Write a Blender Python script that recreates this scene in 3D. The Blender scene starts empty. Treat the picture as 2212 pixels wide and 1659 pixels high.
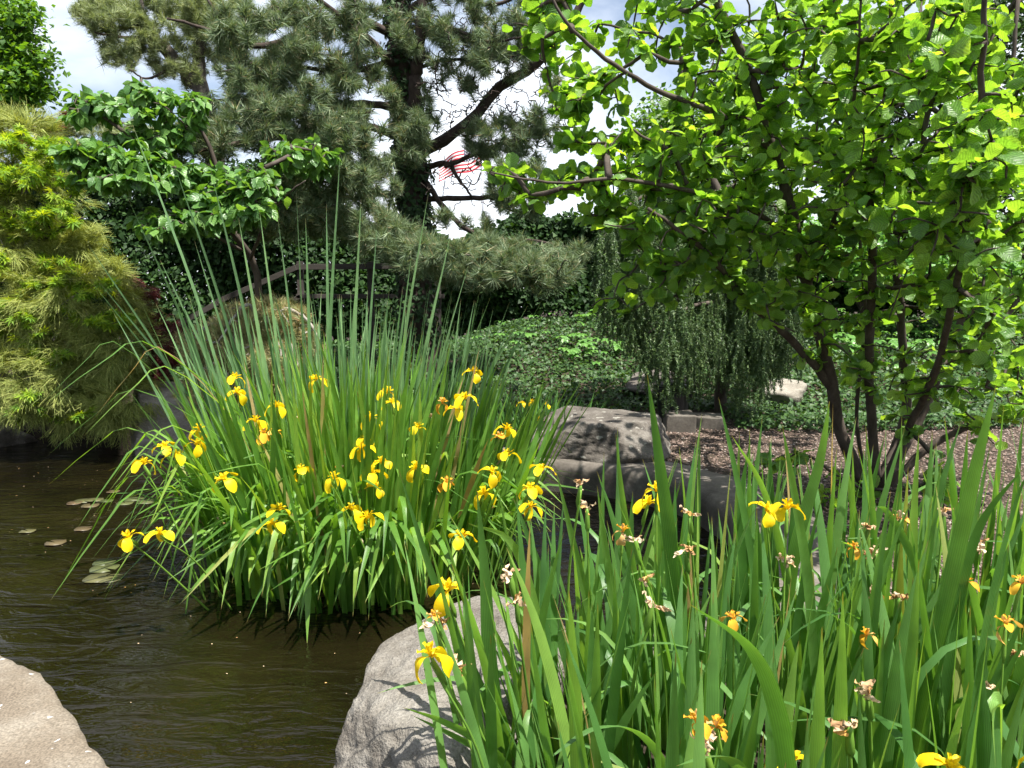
import bpy, math
import numpy as np
from mathutils import Matrix, Vector, noise as mnoise

R = math.radians
scene = bpy.context.scene
col = scene.collection

# ------------------------------------------------------------------ camera
CAM = np.array((0.0, 0.0, 1.75))
PITCH = R(6.0)
FPX = 1566.0                      # focal length in pixels of a 2212 px wide picture
cam_data = bpy.data.cameras.new("camera")
cam_data.sensor_width = 36.0
cam_data.lens = 36.0 * FPX / 2212.0
cam_data.clip_start = 0.05
cam_data.clip_end = 2000.0
cam = bpy.data.objects.new("camera", cam_data)
cam.location = CAM
cam.rotation_euler = (R(90) - PITCH, 0, 0)
col.objects.link(cam)
scene.camera = cam

# ------------------------------------------------------------------ light
SUN_AZ = R(138)                    # clockwise from the viewing direction
SUN_EL = R(67)
world = bpy.data.worlds.new("World")
scene.world = world
world.use_nodes = True
wn, wl = world.node_tree.nodes, world.node_tree.links
wn.clear()
wo = wn.new("ShaderNodeOutputWorld")
bg = wn.new("ShaderNodeBackground")
bg.inputs["Strength"].default_value = 0.062
sky = wn.new("ShaderNodeTexSky")
sky.sky_type = 'NISHITA'
sky.sun_disc = False
sky.sun_elevation = SUN_EL
sky.sun_rotation = SUN_AZ
sky.dust_density = 0.8
tc = wn.new("ShaderNodeTexCoord")
mp = wn.new("ShaderNodeMapping")
mp.inputs["Location"].default_value = (1.7, 1.1, 0.3)
mp.inputs["Scale"].default_value = (1.0, 1.0, 2.4)
cn = wn.new("ShaderNodeTexNoise")
cn.inputs["Scale"].default_value = 1.5
cn.inputs["Detail"].default_value = 7.0
cn.inputs["Roughness"].default_value = 0.55
cn.inputs["Distortion"].default_value = 0.3
cr = wn.new("ShaderNodeValToRGB")
cr.color_ramp.elements[0].position = 0.38
cr.color_ramp.elements[1].position = 0.64
mx = wn.new("ShaderNodeMix")
mx.data_type = 'RGBA'
mx.inputs["B"].default_value = (9.4, 9.8, 10.4, 1)
wl.new(tc.outputs["Generated"], mp.inputs["Vector"])
wl.new(mp.outputs["Vector"], cn.inputs["Vector"])
wl.new(cn.outputs["Fac"], cr.inputs["Fac"])
wl.new(cr.outputs["Color"], mx.inputs["Factor"])
wl.new(sky.outputs["Color"], mx.inputs["A"])
wl.new(mx.outputs["Result"], bg.inputs["Color"])
wl.new(bg.outputs["Background"], wo.inputs["Surface"])

sun_data = bpy.data.lights.new("sun", 'SUN')
sun_data.energy = 4.6
sun_data.angle = R(0.53)
sun_data.color = (1.0, 0.955, 0.88)
sun = bpy.data.objects.new("sun", sun_data)
sun_dir = Vector((math.sin(SUN_AZ) * math.cos(SUN_EL), math.cos(SUN_AZ) * math.cos(SUN_EL), math.sin(SUN_EL)))
sun.rotation_euler = sun_dir.to_track_quat('Z', 'Y').to_euler()
sun.location = (6, 18, 30)
col.objects.link(sun)

scene.view_settings.view_transform = 'Standard'
scene.view_settings.look = 'None'
scene.view_settings.gamma = 1.0
scene.view_settings.use_curve_mapping = False
scene.view_settings.exposure = 1.45
scene.render.engine = 'CYCLES'
scene.cycles.use_denoising = True
scene.cycles.use_adaptive_sampling = True
scene.cycles.adaptive_threshold = 0.02
scene.cycles.max_bounces = 5
scene.cycles.diffuse_bounces = 3
scene.cycles.glossy_bounces = 2
scene.cycles.transmission_bounces = 4
scene.cycles.caustics_reflective = False
scene.cycles.caustics_refractive = False

# ------------------------------------------------------------------ helpers
FWD = np.array((0.0, math.cos(PITCH), -math.sin(PITCH)))
UPV = np.array((0.0, math.sin(PITCH), math.cos(PITCH)))
RGT = np.array((1.0, 0.0, 0.0))


def ray(px, py):
    return FWD + RGT * ((px - 1106.0) / FPX) - UPV * ((py - 829.5) / FPX)


def at(px, py, Y):
    """point seen at (px, py) of the 2212 px picture that stands Y metres away"""
    d = ray(px, py)
    return CAM + d * (Y / d[1])


def on(px, py, z):
    d = ray(px, py)
    return CAM + d * ((z - CAM[2]) / d[2])


def project(P):
    D = np.asarray(P, float) - CAM
    f = D @ FWD
    f = np.where(np.abs(f) < 1e-6, 1e-6, f)
    return 1106 + FPX * (D @ RGT) / f, 829.5 - FPX * (D @ UPV) / f, f


def rng(seed):
    return np.random.default_rng(seed)


def make_mesh(name, V, F, UV=None, smooth=True):
    V = np.ascontiguousarray(V, dtype=np.float32)
    F = np.ascontiguousarray(F, dtype=np.int32)
    k = F.shape[1]
    me = bpy.data.meshes.new(name)
    me.vertices.add(len(V))
    me.vertices.foreach_set("co", V.ravel())
    me.loops.add(F.size)
    me.loops.foreach_set("vertex_index", F.ravel())
    me.polygons.add(len(F))
    me.polygons.foreach_set("loop_start", np.arange(0, F.size, k, dtype=np.int32))
    me.polygons.foreach_set("use_smooth", np.full(len(F), bool(smooth)))
    if UV is not None:
        lay = me.uv_layers.new(name="UVMap")
        lay.data.foreach_set("uv", np.asarray(UV, dtype=np.float32)[F.ravel()].ravel())
    me.update(calc_edges=True)
    return me


def tag(o, label=None, cat=None, group=None, kind=None):
    if label: o["label"] = label
    if cat: o["category"] = cat
    if group: o["group"] = group
    if kind: o["kind"] = kind
    return o


def root(name, base, label, cat, group=None):
    o = bpy.data.objects.new(name, None)
    o.empty_display_size = 0.1
    o.location = base
    col.objects.link(o)
    return tag(o, label, cat, group)


def origin(parent):
    while parent.parent:
        parent = parent.parent
    return np.array(parent.location)


def part(name, V, F, mat, parent=None, UV=None, smooth=True, kind=None, label=None):
    """world-space geometry as one object, under parent if there is one"""
    V = np.asarray(V, float)
    if parent is not None:
        V = V - origin(parent)
    me = make_mesh(name, V, F, UV, smooth)
    me.materials.append(mat)
    o = bpy.data.objects.new(name, me)
    col.objects.link(o)
    if parent is not None:
        o.parent = parent
    return tag(o, label=label, kind=kind)


def piece(name, me, M, parent, top=True):
    """shared mesh placed by a world matrix under a thing"""
    o = bpy.data.objects.new(name, me)
    o.parent = parent
    M = np.array(M, float)
    if top:
        M = M.copy()
        M[:3, 3] -= origin(parent)
    o.matrix_local = Matrix(M.tolist())
    col.objects.link(o)
    return o


def merge(variants, mats, idx):
    Vs, Fs, Us, off = [], [], [], 0
    for k, (V, F, U) in enumerate(variants):
        sel = mats[idx == k]
        if len(sel) == 0:
            continue
        W = np.einsum('nij,vj->nvi', sel[:, :3, :3], V) + sel[:, None, :3, 3]
        n, v = W.shape[:2]
        Vs.append(W.reshape(-1, 3))
        Fs.append((F[None] + (np.arange(n) * v)[:, None, None] + off).reshape(-1, 3))
        Us.append(np.tile(U, (n, 1)))
        off += n * v
    return np.vstack(Vs), np.vstack(Fs), np.vstack(Us)


def scatter(parent, name, variants, mats, idx, mat, limit=300, mass="foliage", minpx=0.0, size=0.1):
    """largest in view become single pieces, the rest one mass"""
    mats = np.asarray(mats, float)
    idx = np.asarray(idx)
    x, y, f = project(mats[:, :3, 3])
    sc = np.linalg.norm(mats[:, :3, 1], axis=1)
    vis = (f > 0.3) & (x > 0) & (x < 2212) & (y > 0) & (y < 1659)
    score = np.where(vis, sc / np.maximum(f, .3), 0)
    px = score * size * FPX * 1024 / 2212
    order = np.argsort(-score)[:limit]
    order = order[(score[order] > 0) & (px[order] >= minpx)]
    if len(order):
        mes = []
        for V, F, U in variants:
            me = make_mesh(name, V, F, U)
            me.materials.append(mat)
            mes.append(me)
        for i in order:
            piece(name, mes[idx[i]], mats[i], parent)
    rest = np.ones(len(mats), bool)
    rest[order] = False
    if rest.any():
        V, F, U = merge(variants, mats[rest], idx[rest])
        part(mass, V, F, mat, parent, U, kind="stuff")


def norm(v):
    v = np.asarray(v, float)
    return v / (np.linalg.norm(v, axis=-1, keepdims=True) + 1e-9)


def frame(loc, direction, up, scale):
    """matrix: local Y along direction, local Z near up"""
    y = norm(direction)
    x = np.cross(y, up)
    if np.linalg.norm(x) < 1e-4:
        x = np.cross(y, (1, 0.1, 0))
    x = norm(x)
    z = np.cross(x, y)
    M = np.eye(4)
    M[:3, 0], M[:3, 1], M[:3, 2] = x * scale, y * scale, z * scale
    M[:3, 3] = loc
    return M


def smooth_path(P, n):
    """Catmull-Rom through control points"""
    P = np.asarray(P, float)
    if len(P) == 2:
        t = np.linspace(0, 1, n)[:, None]
        return P[0] * (1 - t) + P[1] * t
    Q = np.vstack([2 * P[0] - P[1], P, 2 * P[-1] - P[-2]])
    u = np.linspace(0, len(P) - 1 - 1e-6, n)
    i = u.astype(int)
    t = (u - i)[:, None]
    a, b, c, d = Q[i], Q[i + 1], Q[i + 2], Q[i + 3]
    return .5 * (2 * b + (c - a) * t + (2 * a - 5 * b + 4 * c - d) * t ** 2 + (3 * b - a - 3 * c + d) * t ** 3)


def tube(P, rad, sides=7, jitter=0.0, r=None):
    P = np.asarray(P, float)
    n = len(P)
    rad = np.broadcast_to(np.asarray(rad, float), (n,)).copy()
    T = np.gradient(P, axis=0)
    T = norm(T)
    ref = np.array((0.31, 0.22, 0.92))
    A = np.cross(T, ref)
    bad = np.linalg.norm(A, axis=1) < .05
    A[bad] = np.cross(T[bad], (1, 0, 0))
    A = norm(A)
    B = np.cross(T, A)
    ang = np.linspace(0, 2 * np.pi, sides, endpoint=False)
    rr = rad[:, None] * np.ones(sides)
    if jitter and r is not None:
        rr = rr * (1 + r.normal(0, jitter, rr.shape))
    V = P[:, None] + rr[..., None] * (A[:, None] * np.cos(ang)[None, :, None] + B[:, None] * np.sin(ang)[None, :, None])
    V = V.reshape(-1, 3)
    F = []
    i = np.arange(n - 1)[:, None] * sides
    j = np.arange(sides)[None]
    a, b = i + j, i + (j + 1) % sides
    F = np.concatenate([np.stack([a, b, b + sides], -1).reshape(-1, 3), np.stack([a, b + sides, a + sides], -1).reshape(-1, 3)])
    V = np.vstack([V, P[:1], P[-1:]])
    c0, c1 = n * sides, n * sides + 1
    jj = np.arange(sides)
    F = np.vstack([F, np.stack([(jj + 1) % sides, jj, np.full(sides, c0)], -1),
                   np.stack([(n - 1) * sides + jj, (n - 1) * sides + (jj + 1) % sides, np.full(sides, c1)], -1)])
    L = np.concatenate([[0], np.cumsum(np.linalg.norm(np.diff(P, axis=0), axis=1))])
    UV = np.stack([np.tile(ang / 6.2832, n), np.repeat(L, sides)], -1)
    UV = np.vstack([UV, [[0, 0], [0, L[-1]]]])
    return V, F, UV


def join(parts):
    Vs, Fs, Us, off = [], [], [], 0
    for V, F, U in parts:
        Vs.append(V); Fs.append(np.asarray(F) + off); Us.append(U)
        off += len(V)
    return np.vstack(Vs), np.vstack(Fs), np.vstack(Us)


def grid_faces(nr, nc):
    i = np.arange(nr - 1)[:, None] * nc
    j = np.arange(nc - 1)[None]
    a = i + j
    return np.concatenate([np.stack([a, a + 1, a + nc + 1], -1).reshape(-1, 3), np.stack([a, a + nc + 1, a + nc], -1).reshape(-1, 3)])


def box(c, s, rz=0.0, bev=0.0, rx=0.0):
    """bevelled box as triangles (chamfer by inset corners)"""
    import bmesh
    bm = bmesh.new()
    bmesh.ops.create_cube(bm, size=1.0)
    for v in bm.verts:
        v.co = Vector((v.co.x * s[0], v.co.y * s[1], v.co.z * s[2]))
    if bev:
        bmesh.ops.bevel(bm, geom=list(bm.edges), offset=bev, segments=2, affect='EDGES', profile=0.6)
    bmesh.ops.triangulate(bm, faces=bm.faces)
    M = Matrix.Translation(Vector(c)) @ Matrix.Rotation(rz, 4, 'Z') @ Matrix.Rotation(rx, 4, 'Y')
    V = np.array([M @ v.co for v in bm.verts])
    bm.verts.index_update()
    F = np.array([[v.index for v in f.verts] for f in bm.faces])
    bm.free()
    return V, F, np.zeros((len(V), 2))


# ------------------------------------------------------------------ materials
def nmat(name):
    m = bpy.data.materials.new(name)
    m.use_nodes = True
    n, l = m.node_tree.nodes, m.node_tree.links
    n.clear()
    return m, n, l


def rand_value(n, l):
    """0..1, different for every object and every loose leaf of a joined mesh"""
    oi = n.new("ShaderNodeObjectInfo")
    ge = n.new("ShaderNodeNewGeometry")
    ad = n.new("ShaderNodeMath"); ad.operation = 'ADD'
    fr = n.new("ShaderNodeMath"); fr.operation = 'FRACT'
    l.new(oi.outputs["Random"], ad.inputs[0])
    l.new(ge.outputs["Random Per Island"], ad.inputs[1])
    l.new(ad.outputs[0], fr.inputs[0])
    return fr.outputs[0], ge


def ramp(n, stops):
    r = n.new("ShaderNodeValToRGB")
    e = r.color_ramp.elements
    while len(e) < len(stops):
        e.new(0.5)
    for k, (p, c) in enumerate(stops):
        e[k].position = p
        e[k].color = (*c, 1) if len(c) == 3 else c
    return r


def leaf_mat(name, stops, trans=0.4, tcol=(1.5, 1.45, 0.5), rough=0.45, spec=0.4, veins=0, vein_amt=0.25, tip=None, bump=0.0, gain=1.45):
    m, n, l = nmat(name)
    out = n.new("ShaderNodeOutputMaterial")
    rv, ge = rand_value(n, l)
    rp = ramp(n, [(p_, tuple(min(.9, q_ * gain) for q_ in c_)) for p_, c_ in stops])
    l.new(rv, rp.inputs["Fac"])
    colr = rp.outputs["Color"]
    # blotchy change inside each leaf
    tcn = n.new("ShaderNodeTexCoord")
    nz = n.new("ShaderNodeTexNoise"); nz.inputs["Scale"].default_value = 9.0; nz.inputs["Detail"].default_value = 3.0
    l.new(tcn.outputs["Object"], nz.inputs["Vector"])
    mr = n.new("ShaderNodeMapRange")
    mr.inputs["From Min"].default_value = 0.3; mr.inputs["From Max"].default_value = 0.7
    mr.inputs["To Min"].default_value = 0.8; mr.inputs["To Max"].default_value = 1.2
    l.new(nz.outputs["Fac"], mr.inputs["Value"])
    vm = n.new("ShaderNodeVectorMath"); vm.operation = 'SCALE'
    l.new(colr, vm.inputs[0]); l.new(mr.outputs["Result"], vm.inputs["Scale"])
    colr = vm.outputs["Vector"]
    height = None
    if veins:
        uv = n.new("ShaderNodeUVMap")
        sp = n.new("ShaderNodeSeparateXYZ"); l.new(uv.outputs["UV"], sp.inputs[0])
        if veins > 0:       # veins run along the blade
            mu = n.new("ShaderNodeMath"); mu.operation = 'MULTIPLY'; mu.inputs[1].default_value = veins * 6.2832
            l.new(sp.outputs["X"], mu.inputs[0])
        else:               # side veins leave the midrib in a herringbone
            ab = n.new("ShaderNodeMath"); ab.operation = 'SUBTRACT'; ab.inputs[1].default_value = 0.5
            l.new(sp.outputs["X"], ab.inputs[0])
            a2 = n.new("ShaderNodeMath"); a2.operation = 'ABSOLUTE'; l.new(ab.outputs[0], a2.inputs[0])
            a3 = n.new("ShaderNodeMath"); a3.operation = 'MULTIPLY'; a3.inputs[1].default_value = -0.7; l.new(a2.outputs[0], a3.inputs[0])
            a4 = n.new("ShaderNodeMath"); a4.operation = 'ADD'; l.new(a3.outputs[0], a4.inputs[0]); l.new(sp.outputs["Y"], a4.inputs[1])
            mu = n.new("ShaderNodeMath"); mu.operation = 'MULTIPLY'; mu.inputs[1].default_value = -veins * 6.2832
            l.new(a4.outputs[0], mu.inputs[0])
        si = n.new("ShaderNodeMath"); si.operation = 'SINE'; l.new(mu.outputs[0], si.inputs[0])
        m2 = n.new("ShaderNodeMapRange")
        m2.inputs["From Min"].default_value = -1; m2.inputs["To Min"].default_value = 1 - vein_amt; m2.inputs["To Max"].default_value = 1 + vein_amt * .6
        l.new(si.outputs[0], m2.inputs["Value"])
        v2 = n.new("ShaderNodeVectorMath"); v2.operation = 'SCALE'
        l.new(colr, v2.inputs[0]); l.new(m2.outputs["Result"], v2.inputs["Scale"])
        colr = v2.outputs["Vector"]
        height = si.outputs[0]
        if tip:             # dry tips and pale leaf bases
            tr = n.new("ShaderNodeMapRange")
            tr.inputs["From Min"].default_value = 0.965; tr.inputs["From Max"].default_value = 1.0
            l.new(sp.outputs["Y"], tr.inputs["Value"])
            mt = n.new("ShaderNodeMix"); mt.data_type = 'RGBA'
            mt.inputs["B"].default_value = (*tip, 1)
            l.new(tr.outputs["Result"], mt.inputs["Factor"]); l.new(colr, mt.inputs["A"])
            colr = mt.outputs["Result"]
    p = n.new("ShaderNodeBsdfPrincipled")
    p.inputs["Roughness"].default_value = rough
    p.inputs["Specular IOR Level"].default_value = spec
    l.new(colr, p.inputs["Base Color"])
    if height is not None and bump:
        b = n.new("ShaderNodeBump"); b.inputs["Strength"].default_value = bump; b.inputs["Distance"].default_value = 0.002
        l.new(height, b.inputs["Height"]); l.new(b.outputs["Normal"], p.inputs["Normal"])
    if trans > 0:
        tm = n.new("ShaderNodeVectorMath"); tm.operation = 'MULTIPLY'; tm.inputs[1].default_value = tcol
        l.new(colr, tm.inputs[0])
        tl = n.new("ShaderNodeBsdfTranslucent"); l.new(tm.outputs["Vector"], tl.inputs["Color"])
        ms = n.new("ShaderNodeMixShader"); ms.inputs[0].default_value = trans
        l.new(p.outputs[0], ms.inputs[1]); l.new(tl.outputs[0], ms.inputs[2])
        l.new(ms.outputs[0], out.inputs["Surface"])
    else:
        l.new(p.outputs[0], out.inputs["Surface"])
    return m


def rough_mat(name, stops, scale=6.0, detail=8.0, rough=0.85, bump=0.6, bdist=0.02, stretch=(1, 1, 1), spots=None, fine=0.0, grain=None):
    m, n, l = nmat(name)
    out = n.new("ShaderNodeOutputMaterial")
    t = n.new("ShaderNodeTexCoord")
    mpn = n.new("ShaderNodeMapping"); mpn.inputs["Scale"].default_value = stretch
    l.new(t.outputs["Object"], mpn.inputs["Vector"])
    nz = n.new("ShaderNodeTexNoise"); nz.inputs["Scale"].default_value = scale; nz.inputs["Detail"].default_value = detail
    nz.inputs["Roughness"].default_value = 0.65
    l.new(mpn.outputs["Vector"], nz.inputs["Vector"])
    rp = ramp(n, stops)
    l.new(nz.outputs["Fac"], rp.inputs["Fac"])
    c = rp.outputs["Color"]
    h = nz.outputs["Fac"]
    if fine:
        n2 = n.new("ShaderNodeTexNoise"); n2.inputs["Scale"].default_value = grain or scale * 14; n2.inputs["Detail"].default_value = 4
        l.new(mpn.outputs["Vector"], n2.inputs["Vector"])
        mr = n.new("ShaderNodeMapRange"); mr.inputs["From Min"].default_value = .3; mr.inputs["From Max"].default_value = .7
        mr.inputs["To Min"].default_value = 1 - fine; mr.inputs["To Max"].default_value = 1 + fine
        l.new(n2.outputs["Fac"], mr.inputs["Value"])
        vs = n.new("ShaderNodeVectorMath"); vs.operation = 'SCALE'
        l.new(c, vs.inputs[0]); l.new(mr.outputs["Result"], vs.inputs["Scale"])
        c = vs.outputs["Vector"]
        ad = n.new("ShaderNodeMath"); ad.operation = 'MULTIPLY_ADD'; ad.inputs[1].default_value = 0.22
        l.new(n2.outputs["Fac"], ad.inputs[0]); l.new(h, ad.inputs[2])
        h = ad.outputs[0]
    if spots:
        sc, thr, colour = spots
        n3 = n.new("ShaderNodeTexNoise"); n3.inputs["Scale"].default_value = sc; n3.inputs["Detail"].default_value = 2.5
        l.new(t.outputs["Object"], n3.inputs["Vector"])
        r3 = ramp(n, [(thr, (0, 0, 0)), (thr + .02, (1, 1, 1))])
        l.new(n3.outputs["Fac"], r3.inputs["Fac"])
        mm = n.new("ShaderNodeMix"); mm.data_type = 'RGBA'; mm.inputs["B"].default_value = (*colour, 1)
        l.new(r3.outputs["Color"], mm.inputs["Factor"]); l.new(c, mm.inputs["A"])
        c = mm.outputs["Result"]
    p = n.new("ShaderNodeBsdfPrincipled")
    p.inputs["Roughness"].default_value = rough
    p.inputs["Specular IOR Level"].default_value = 0.25
    l.new(c, p.inputs["Base Color"])
    b = n.new("ShaderNodeBump"); b.inputs["Strength"].default_value = bump; b.inputs["Distance"].default_value = bdist
    l.new(h, b.inputs["Height"]); l.new(b.outputs["Normal"], p.inputs["Normal"])
    l.new(p.outputs[0], out.inputs["Surface"])
    return m


M = {}
M["iris"] = leaf_mat("iris_leaf", [(0, (.045, .115, .018)), (.45, (.082, .178, .026)), (.8, (.115, .22, .034)), (.972, (.17, .26, .04)), (.985, (.26, .20, .09)), (1, (.22, .15, .06))],
                     trans=.42, tcol=(1.9, 1.75, .55), rough=.36, spec=.45, veins=9, vein_amt=.22, tip=(.25, .17, .05), bump=.35)
M["irisf"] = leaf_mat("iris_leaf_near", [(0, (.042, .112, .026)), (.5, (.074, .165, .042)), (.85, (.10, .20, .050)), (.975, (.14, .245, .048)), (.985, (.26, .20, .09)), (1, (.22, .15, .06))],
                      trans=.46, tcol=(1.8, 1.65, .5), rough=.36, spec=.45, veins=8, vein_amt=.13, tip=(.25, .17, .05), bump=.2)
M["cattail"] = leaf_mat("cattail_leaf", [(0, (.058, .120, .045)), (.5, (.092, .172, .070)), (1, (.13, .22, .09))],
                        trans=.30, tcol=(1.4, 1.5, .7), rough=.42, spec=.45, veins=5, vein_amt=.12, tip=(.35, .27, .12), bump=.2)
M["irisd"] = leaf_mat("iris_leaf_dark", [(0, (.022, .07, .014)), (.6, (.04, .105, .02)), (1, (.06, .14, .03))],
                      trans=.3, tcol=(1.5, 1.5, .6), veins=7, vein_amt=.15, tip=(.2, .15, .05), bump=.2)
M["stalk"] = leaf_mat("iris_stalk", [(0, (.07, .15, .02)), (1, (.12, .22, .03))], trans=.15)
M["petal"] = leaf_mat("iris_petal", [(0, (.80, .55, .008)), (1, (.86, .66, .012))], trans=.38, tcol=(1.1, 1.05, .6), rough=.5, spec=.25, gain=1.0)
M["petal_old"] = leaf_mat("fading_petal", [(0, (.60, .27, .025)), (.5, (.74, .42, .03)), (1, (.62, .38, .16))], trans=.3, tcol=(1.1, 1.0, .7), rough=.7, spec=.15, gain=1.0)
M["wither"] = leaf_mat("withered_petal", [(0, (.40, .20, .07)), (.35, (.58, .42, .27)), (.7, (.66, .52, .36)), (1, (.66, .34, .06))], trans=.2, tcol=(1.1, 1, .8), rough=.8, spec=.1, gain=1.0)
M["hazel"] = leaf_mat("broad_leaf", [(0, (.042, .098, .020)), (.4, (.066, .136, .027)), (.75, (.090, .168, .034)), (1, (.130, .215, .040))],
                      trans=.56, tcol=(1.85, 1.65, .42), rough=.38, spec=.55, veins=-7, vein_amt=.22, bump=.5, gain=2.1)
M["dogwood"] = leaf_mat("shrub_leaf", [(0, (.040, .100, .022)), (.5, (.066, .145, .032)), (1, (.098, .185, .042))],
                        trans=.36, tcol=(1.7, 1.6, .5), rough=.4, spec=.5, veins=-5, vein_amt=.18, bump=.4, gain=1.6)
M["needle"] = leaf_mat("pine_needle", [(0, (.034, .056, .028)), (.5, (.060, .086, .044)), (.9, (.092, .115, .060)), (1, (.16, .12, .065))],
                       trans=.25, tcol=(1.3, 1.3, .7), rough=.5, spec=.4, gain=2.3)
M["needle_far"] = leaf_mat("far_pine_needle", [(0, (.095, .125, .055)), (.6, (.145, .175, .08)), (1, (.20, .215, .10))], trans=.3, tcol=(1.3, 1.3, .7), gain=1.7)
M["needle_mound"] = leaf_mat("mound_needle", [(0, (.10, .13, .05)), (.5, (.17, .18, .075)), (.8, (.25, .22, .11)), (1, (.30, .19, .10))], trans=.25, tcol=(1.2, 1.1, .6), gain=1.8)
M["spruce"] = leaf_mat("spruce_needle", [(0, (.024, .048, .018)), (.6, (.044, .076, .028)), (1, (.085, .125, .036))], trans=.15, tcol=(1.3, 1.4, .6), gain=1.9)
M["cypress"] = leaf_mat("thread_spray", [(0, (.10, .135, .034)), (.5, (.18, .21, .055)), (1, (.27, .29, .09))], trans=.3, tcol=(1.4, 1.3, .5), rough=.6, spec=.2)
M["maple"] = leaf_mat("maple_leaf", [(0, (.07, .15, .018)), (.5, (.13, .23, .024)), (1, (.23, .31, .03))], trans=.45, tcol=(1.9, 1.55, .35), rough=.5, spec=.3)
M["redmaple"] = leaf_mat("red_maple_leaf", [(0, (.040, .012, .010)), (.6, (.075, .022, .020)), (1, (.16, .045, .050))], trans=.3, tcol=(1.8, .9, .8), rough=.55, spec=.25)
M["treeleaf"] = leaf_mat("tree_leaf", [(0, (.028, .075, .010)), (.5, (.048, .115, .014)), (1, (.085, .165, .02))], trans=.4, tcol=(1.8, 1.6, .4), rough=.45)
M["hedge"] = leaf_mat("hedge_leaf", [(0, (.014, .038, .010)), (.6, (.024, .058, .014)), (1, (.045, .095, .022))], trans=.22, tcol=(1.5, 1.5, .5), rough=.6, spec=.2, gain=1.0)
M["ivy"] = leaf_mat("ground_ivy", [(0, (.022, .058, .016)), (.5, (.036, .082, .021)), (1, (.062, .122, .028))], trans=.28, tcol=(1.6, 1.5, .5), rough=.5, spec=.35, gain=1.15)
M["creeper"] = leaf_mat("creeper_leaf", [(0, (.06, .155, .03)), (1, (.105, .22, .045))], trans=.35, tcol=(1.6, 1.5, .5), rough=.4, spec=.5)
M["trunkivy"] = leaf_mat("trunk_ivy", [(0, (.016, .036, .014)), (.7, (.028, .058, .02)), (1, (.05, .10, .03))], trans=.2, tcol=(1.5, 1.5, .5), rough=.6, spec=.2, gain=1.2)
M["lily"] = leaf_mat("lily_pad", [(0, (.050, .062, .020)), (.5, (.075, .085, .030)), (1, (.085, .058, .03))], trans=0, rough=.45, spec=.3, gain=1.0)
M["bark"] = rough_mat("bark", [(.3, (.035, .026, .020)), (.6, (.085, .068, .055)), (.8, (.14, .12, .10))], scale=14, stretch=(1, 1, .35), bump=.8, bdist=.012)
M["pinebark"] = rough_mat("pine_bark", [(.3, (.022, .015, .012)), (.6, (.055, .040, .033)), (.8, (.10, .082, .07))], scale=9, stretch=(1, 1, .4), bump=1, bdist=.03)
M["twigbark"] = rough_mat("pine_twig_bark", [(.3, (.045, .036, .030)), (.6, (.095, .080, .068)), (.8, (.15, .132, .115))], scale=20, bump=.5, bdist=.006)
M["greybark"] = rough_mat("grey_bark", [(.3, (.16, .14, .115)), (.7, (.34, .31, .27))], scale=16, bump=.7, bdist=.01)
M["rock"] = rough_mat("boulder_stone", [(.28, (.09, .076, .062)), (.45, (.155, .140, .118)), (.62, (.21, .195, .17)), (.78, (.29, .276, .25))], scale=5.5, bump=1.0, bdist=.045, fine=.26, grain=110)
M["slab"] = rough_mat("slab_stone", [(.3, (.09, .070, .050)), (.5, (.14, .115, .086)), (.7, (.20, .175, .14))], scale=3.2, bump=.35, bdist=.01, fine=.38, grain=130, spots=(15, .675, (.42, .41, .40)))
M["rockmid"] = rough_mat("weathered_stone", [(.3, (.055, .047, .040)), (.5, (.10, .088, .075)), (.72, (.18, .165, .145))], scale=5, bump=.9, bdist=.03, fine=.2, spots=(14, .66, (.24, .23, .20)))
M["rocklight"] = rough_mat("pale_stone", [(.3, (.15, .132, .105)), (.55, (.25, .228, .19)), (.75, (.34, .32, .28))], scale=4, bump=1, bdist=.04, stretch=(1, 1, 2.5), fine=.2)
M["concrete"] = rough_mat("pond_concrete", [(.3, (.065, .056, .046)), (.55, (.125, .11, .093)), (.75, (.22, .205, .18))], scale=3.5, bump=.5, bdist=.012, fine=.15)
M["soil"] = rough_mat("soil", [(.3, (.020, .014, .009)), (.6, (.045, .033, .022)), (.8, (.075, .058, .042))], scale=5, bump=.8, bdist=.03, fine=.3)
M["wood"] = rough_mat("weathered_wood", [(.3, (.03, .026, .022)), (.6, (.06, .053, .045)), (.8, (.10, .088, .075))], scale=7, stretch=(.2, 1, 1), bump=.5, bdist=.006)
M["pebble"] = None


def pebble_mat():
    m, n, l = nmat("gravel_stone")
    out = n.new("ShaderNodeOutputMaterial")
    rv, ge = rand_value(n, l)
    rp = ramp(n, [(0, (.055, .033, .024)), (.35, (.10, .064, .047)), (.65, (.145, .097, .074)), (.9, (.19, .142, .115)), (1, (.29, .25, .22))])
    l.new(rv, rp.inputs["Fac"])
    p = n.new("ShaderNodeBsdfPrincipled"); p.inputs["Roughness"].default_value = .8
    l.new(rp.outputs["Color"], p.inputs["Base Color"]); l.new(p.outputs[0], out.inputs["Surface"])
    return m


def plain(name, c, rough=.5, metal=0.0, spec=.5):
    m, n, l = nmat(name)
    out = n.new("ShaderNodeOutputMaterial")
    p = n.new("ShaderNodeBsdfPrincipled")
    t = n.new("ShaderNodeTexCoord")
    nz = n.new("ShaderNodeTexNoise"); nz.inputs["Scale"].default_value = 12; nz.inputs["Detail"].default_value = 5
    l.new(t.outputs["Object"], nz.inputs["Vector"])
    rp = ramp(n, [(.3, tuple(x * .8 for x in c)), (.7, tuple(min(1, x * 1.15) for x in c))])
    l.new(nz.outputs["Fac"], rp.inputs["Fac"]); l.new(rp.outputs["Color"], p.inputs["Base Color"])
    p.inputs["Roughness"].default_value = rough
    p.inputs["Metallic"].default_value = metal
    p.inputs["Specular IOR Level"].default_value = spec
    l.new(p.outputs[0], out.inputs["Surface"])
    return m


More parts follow.
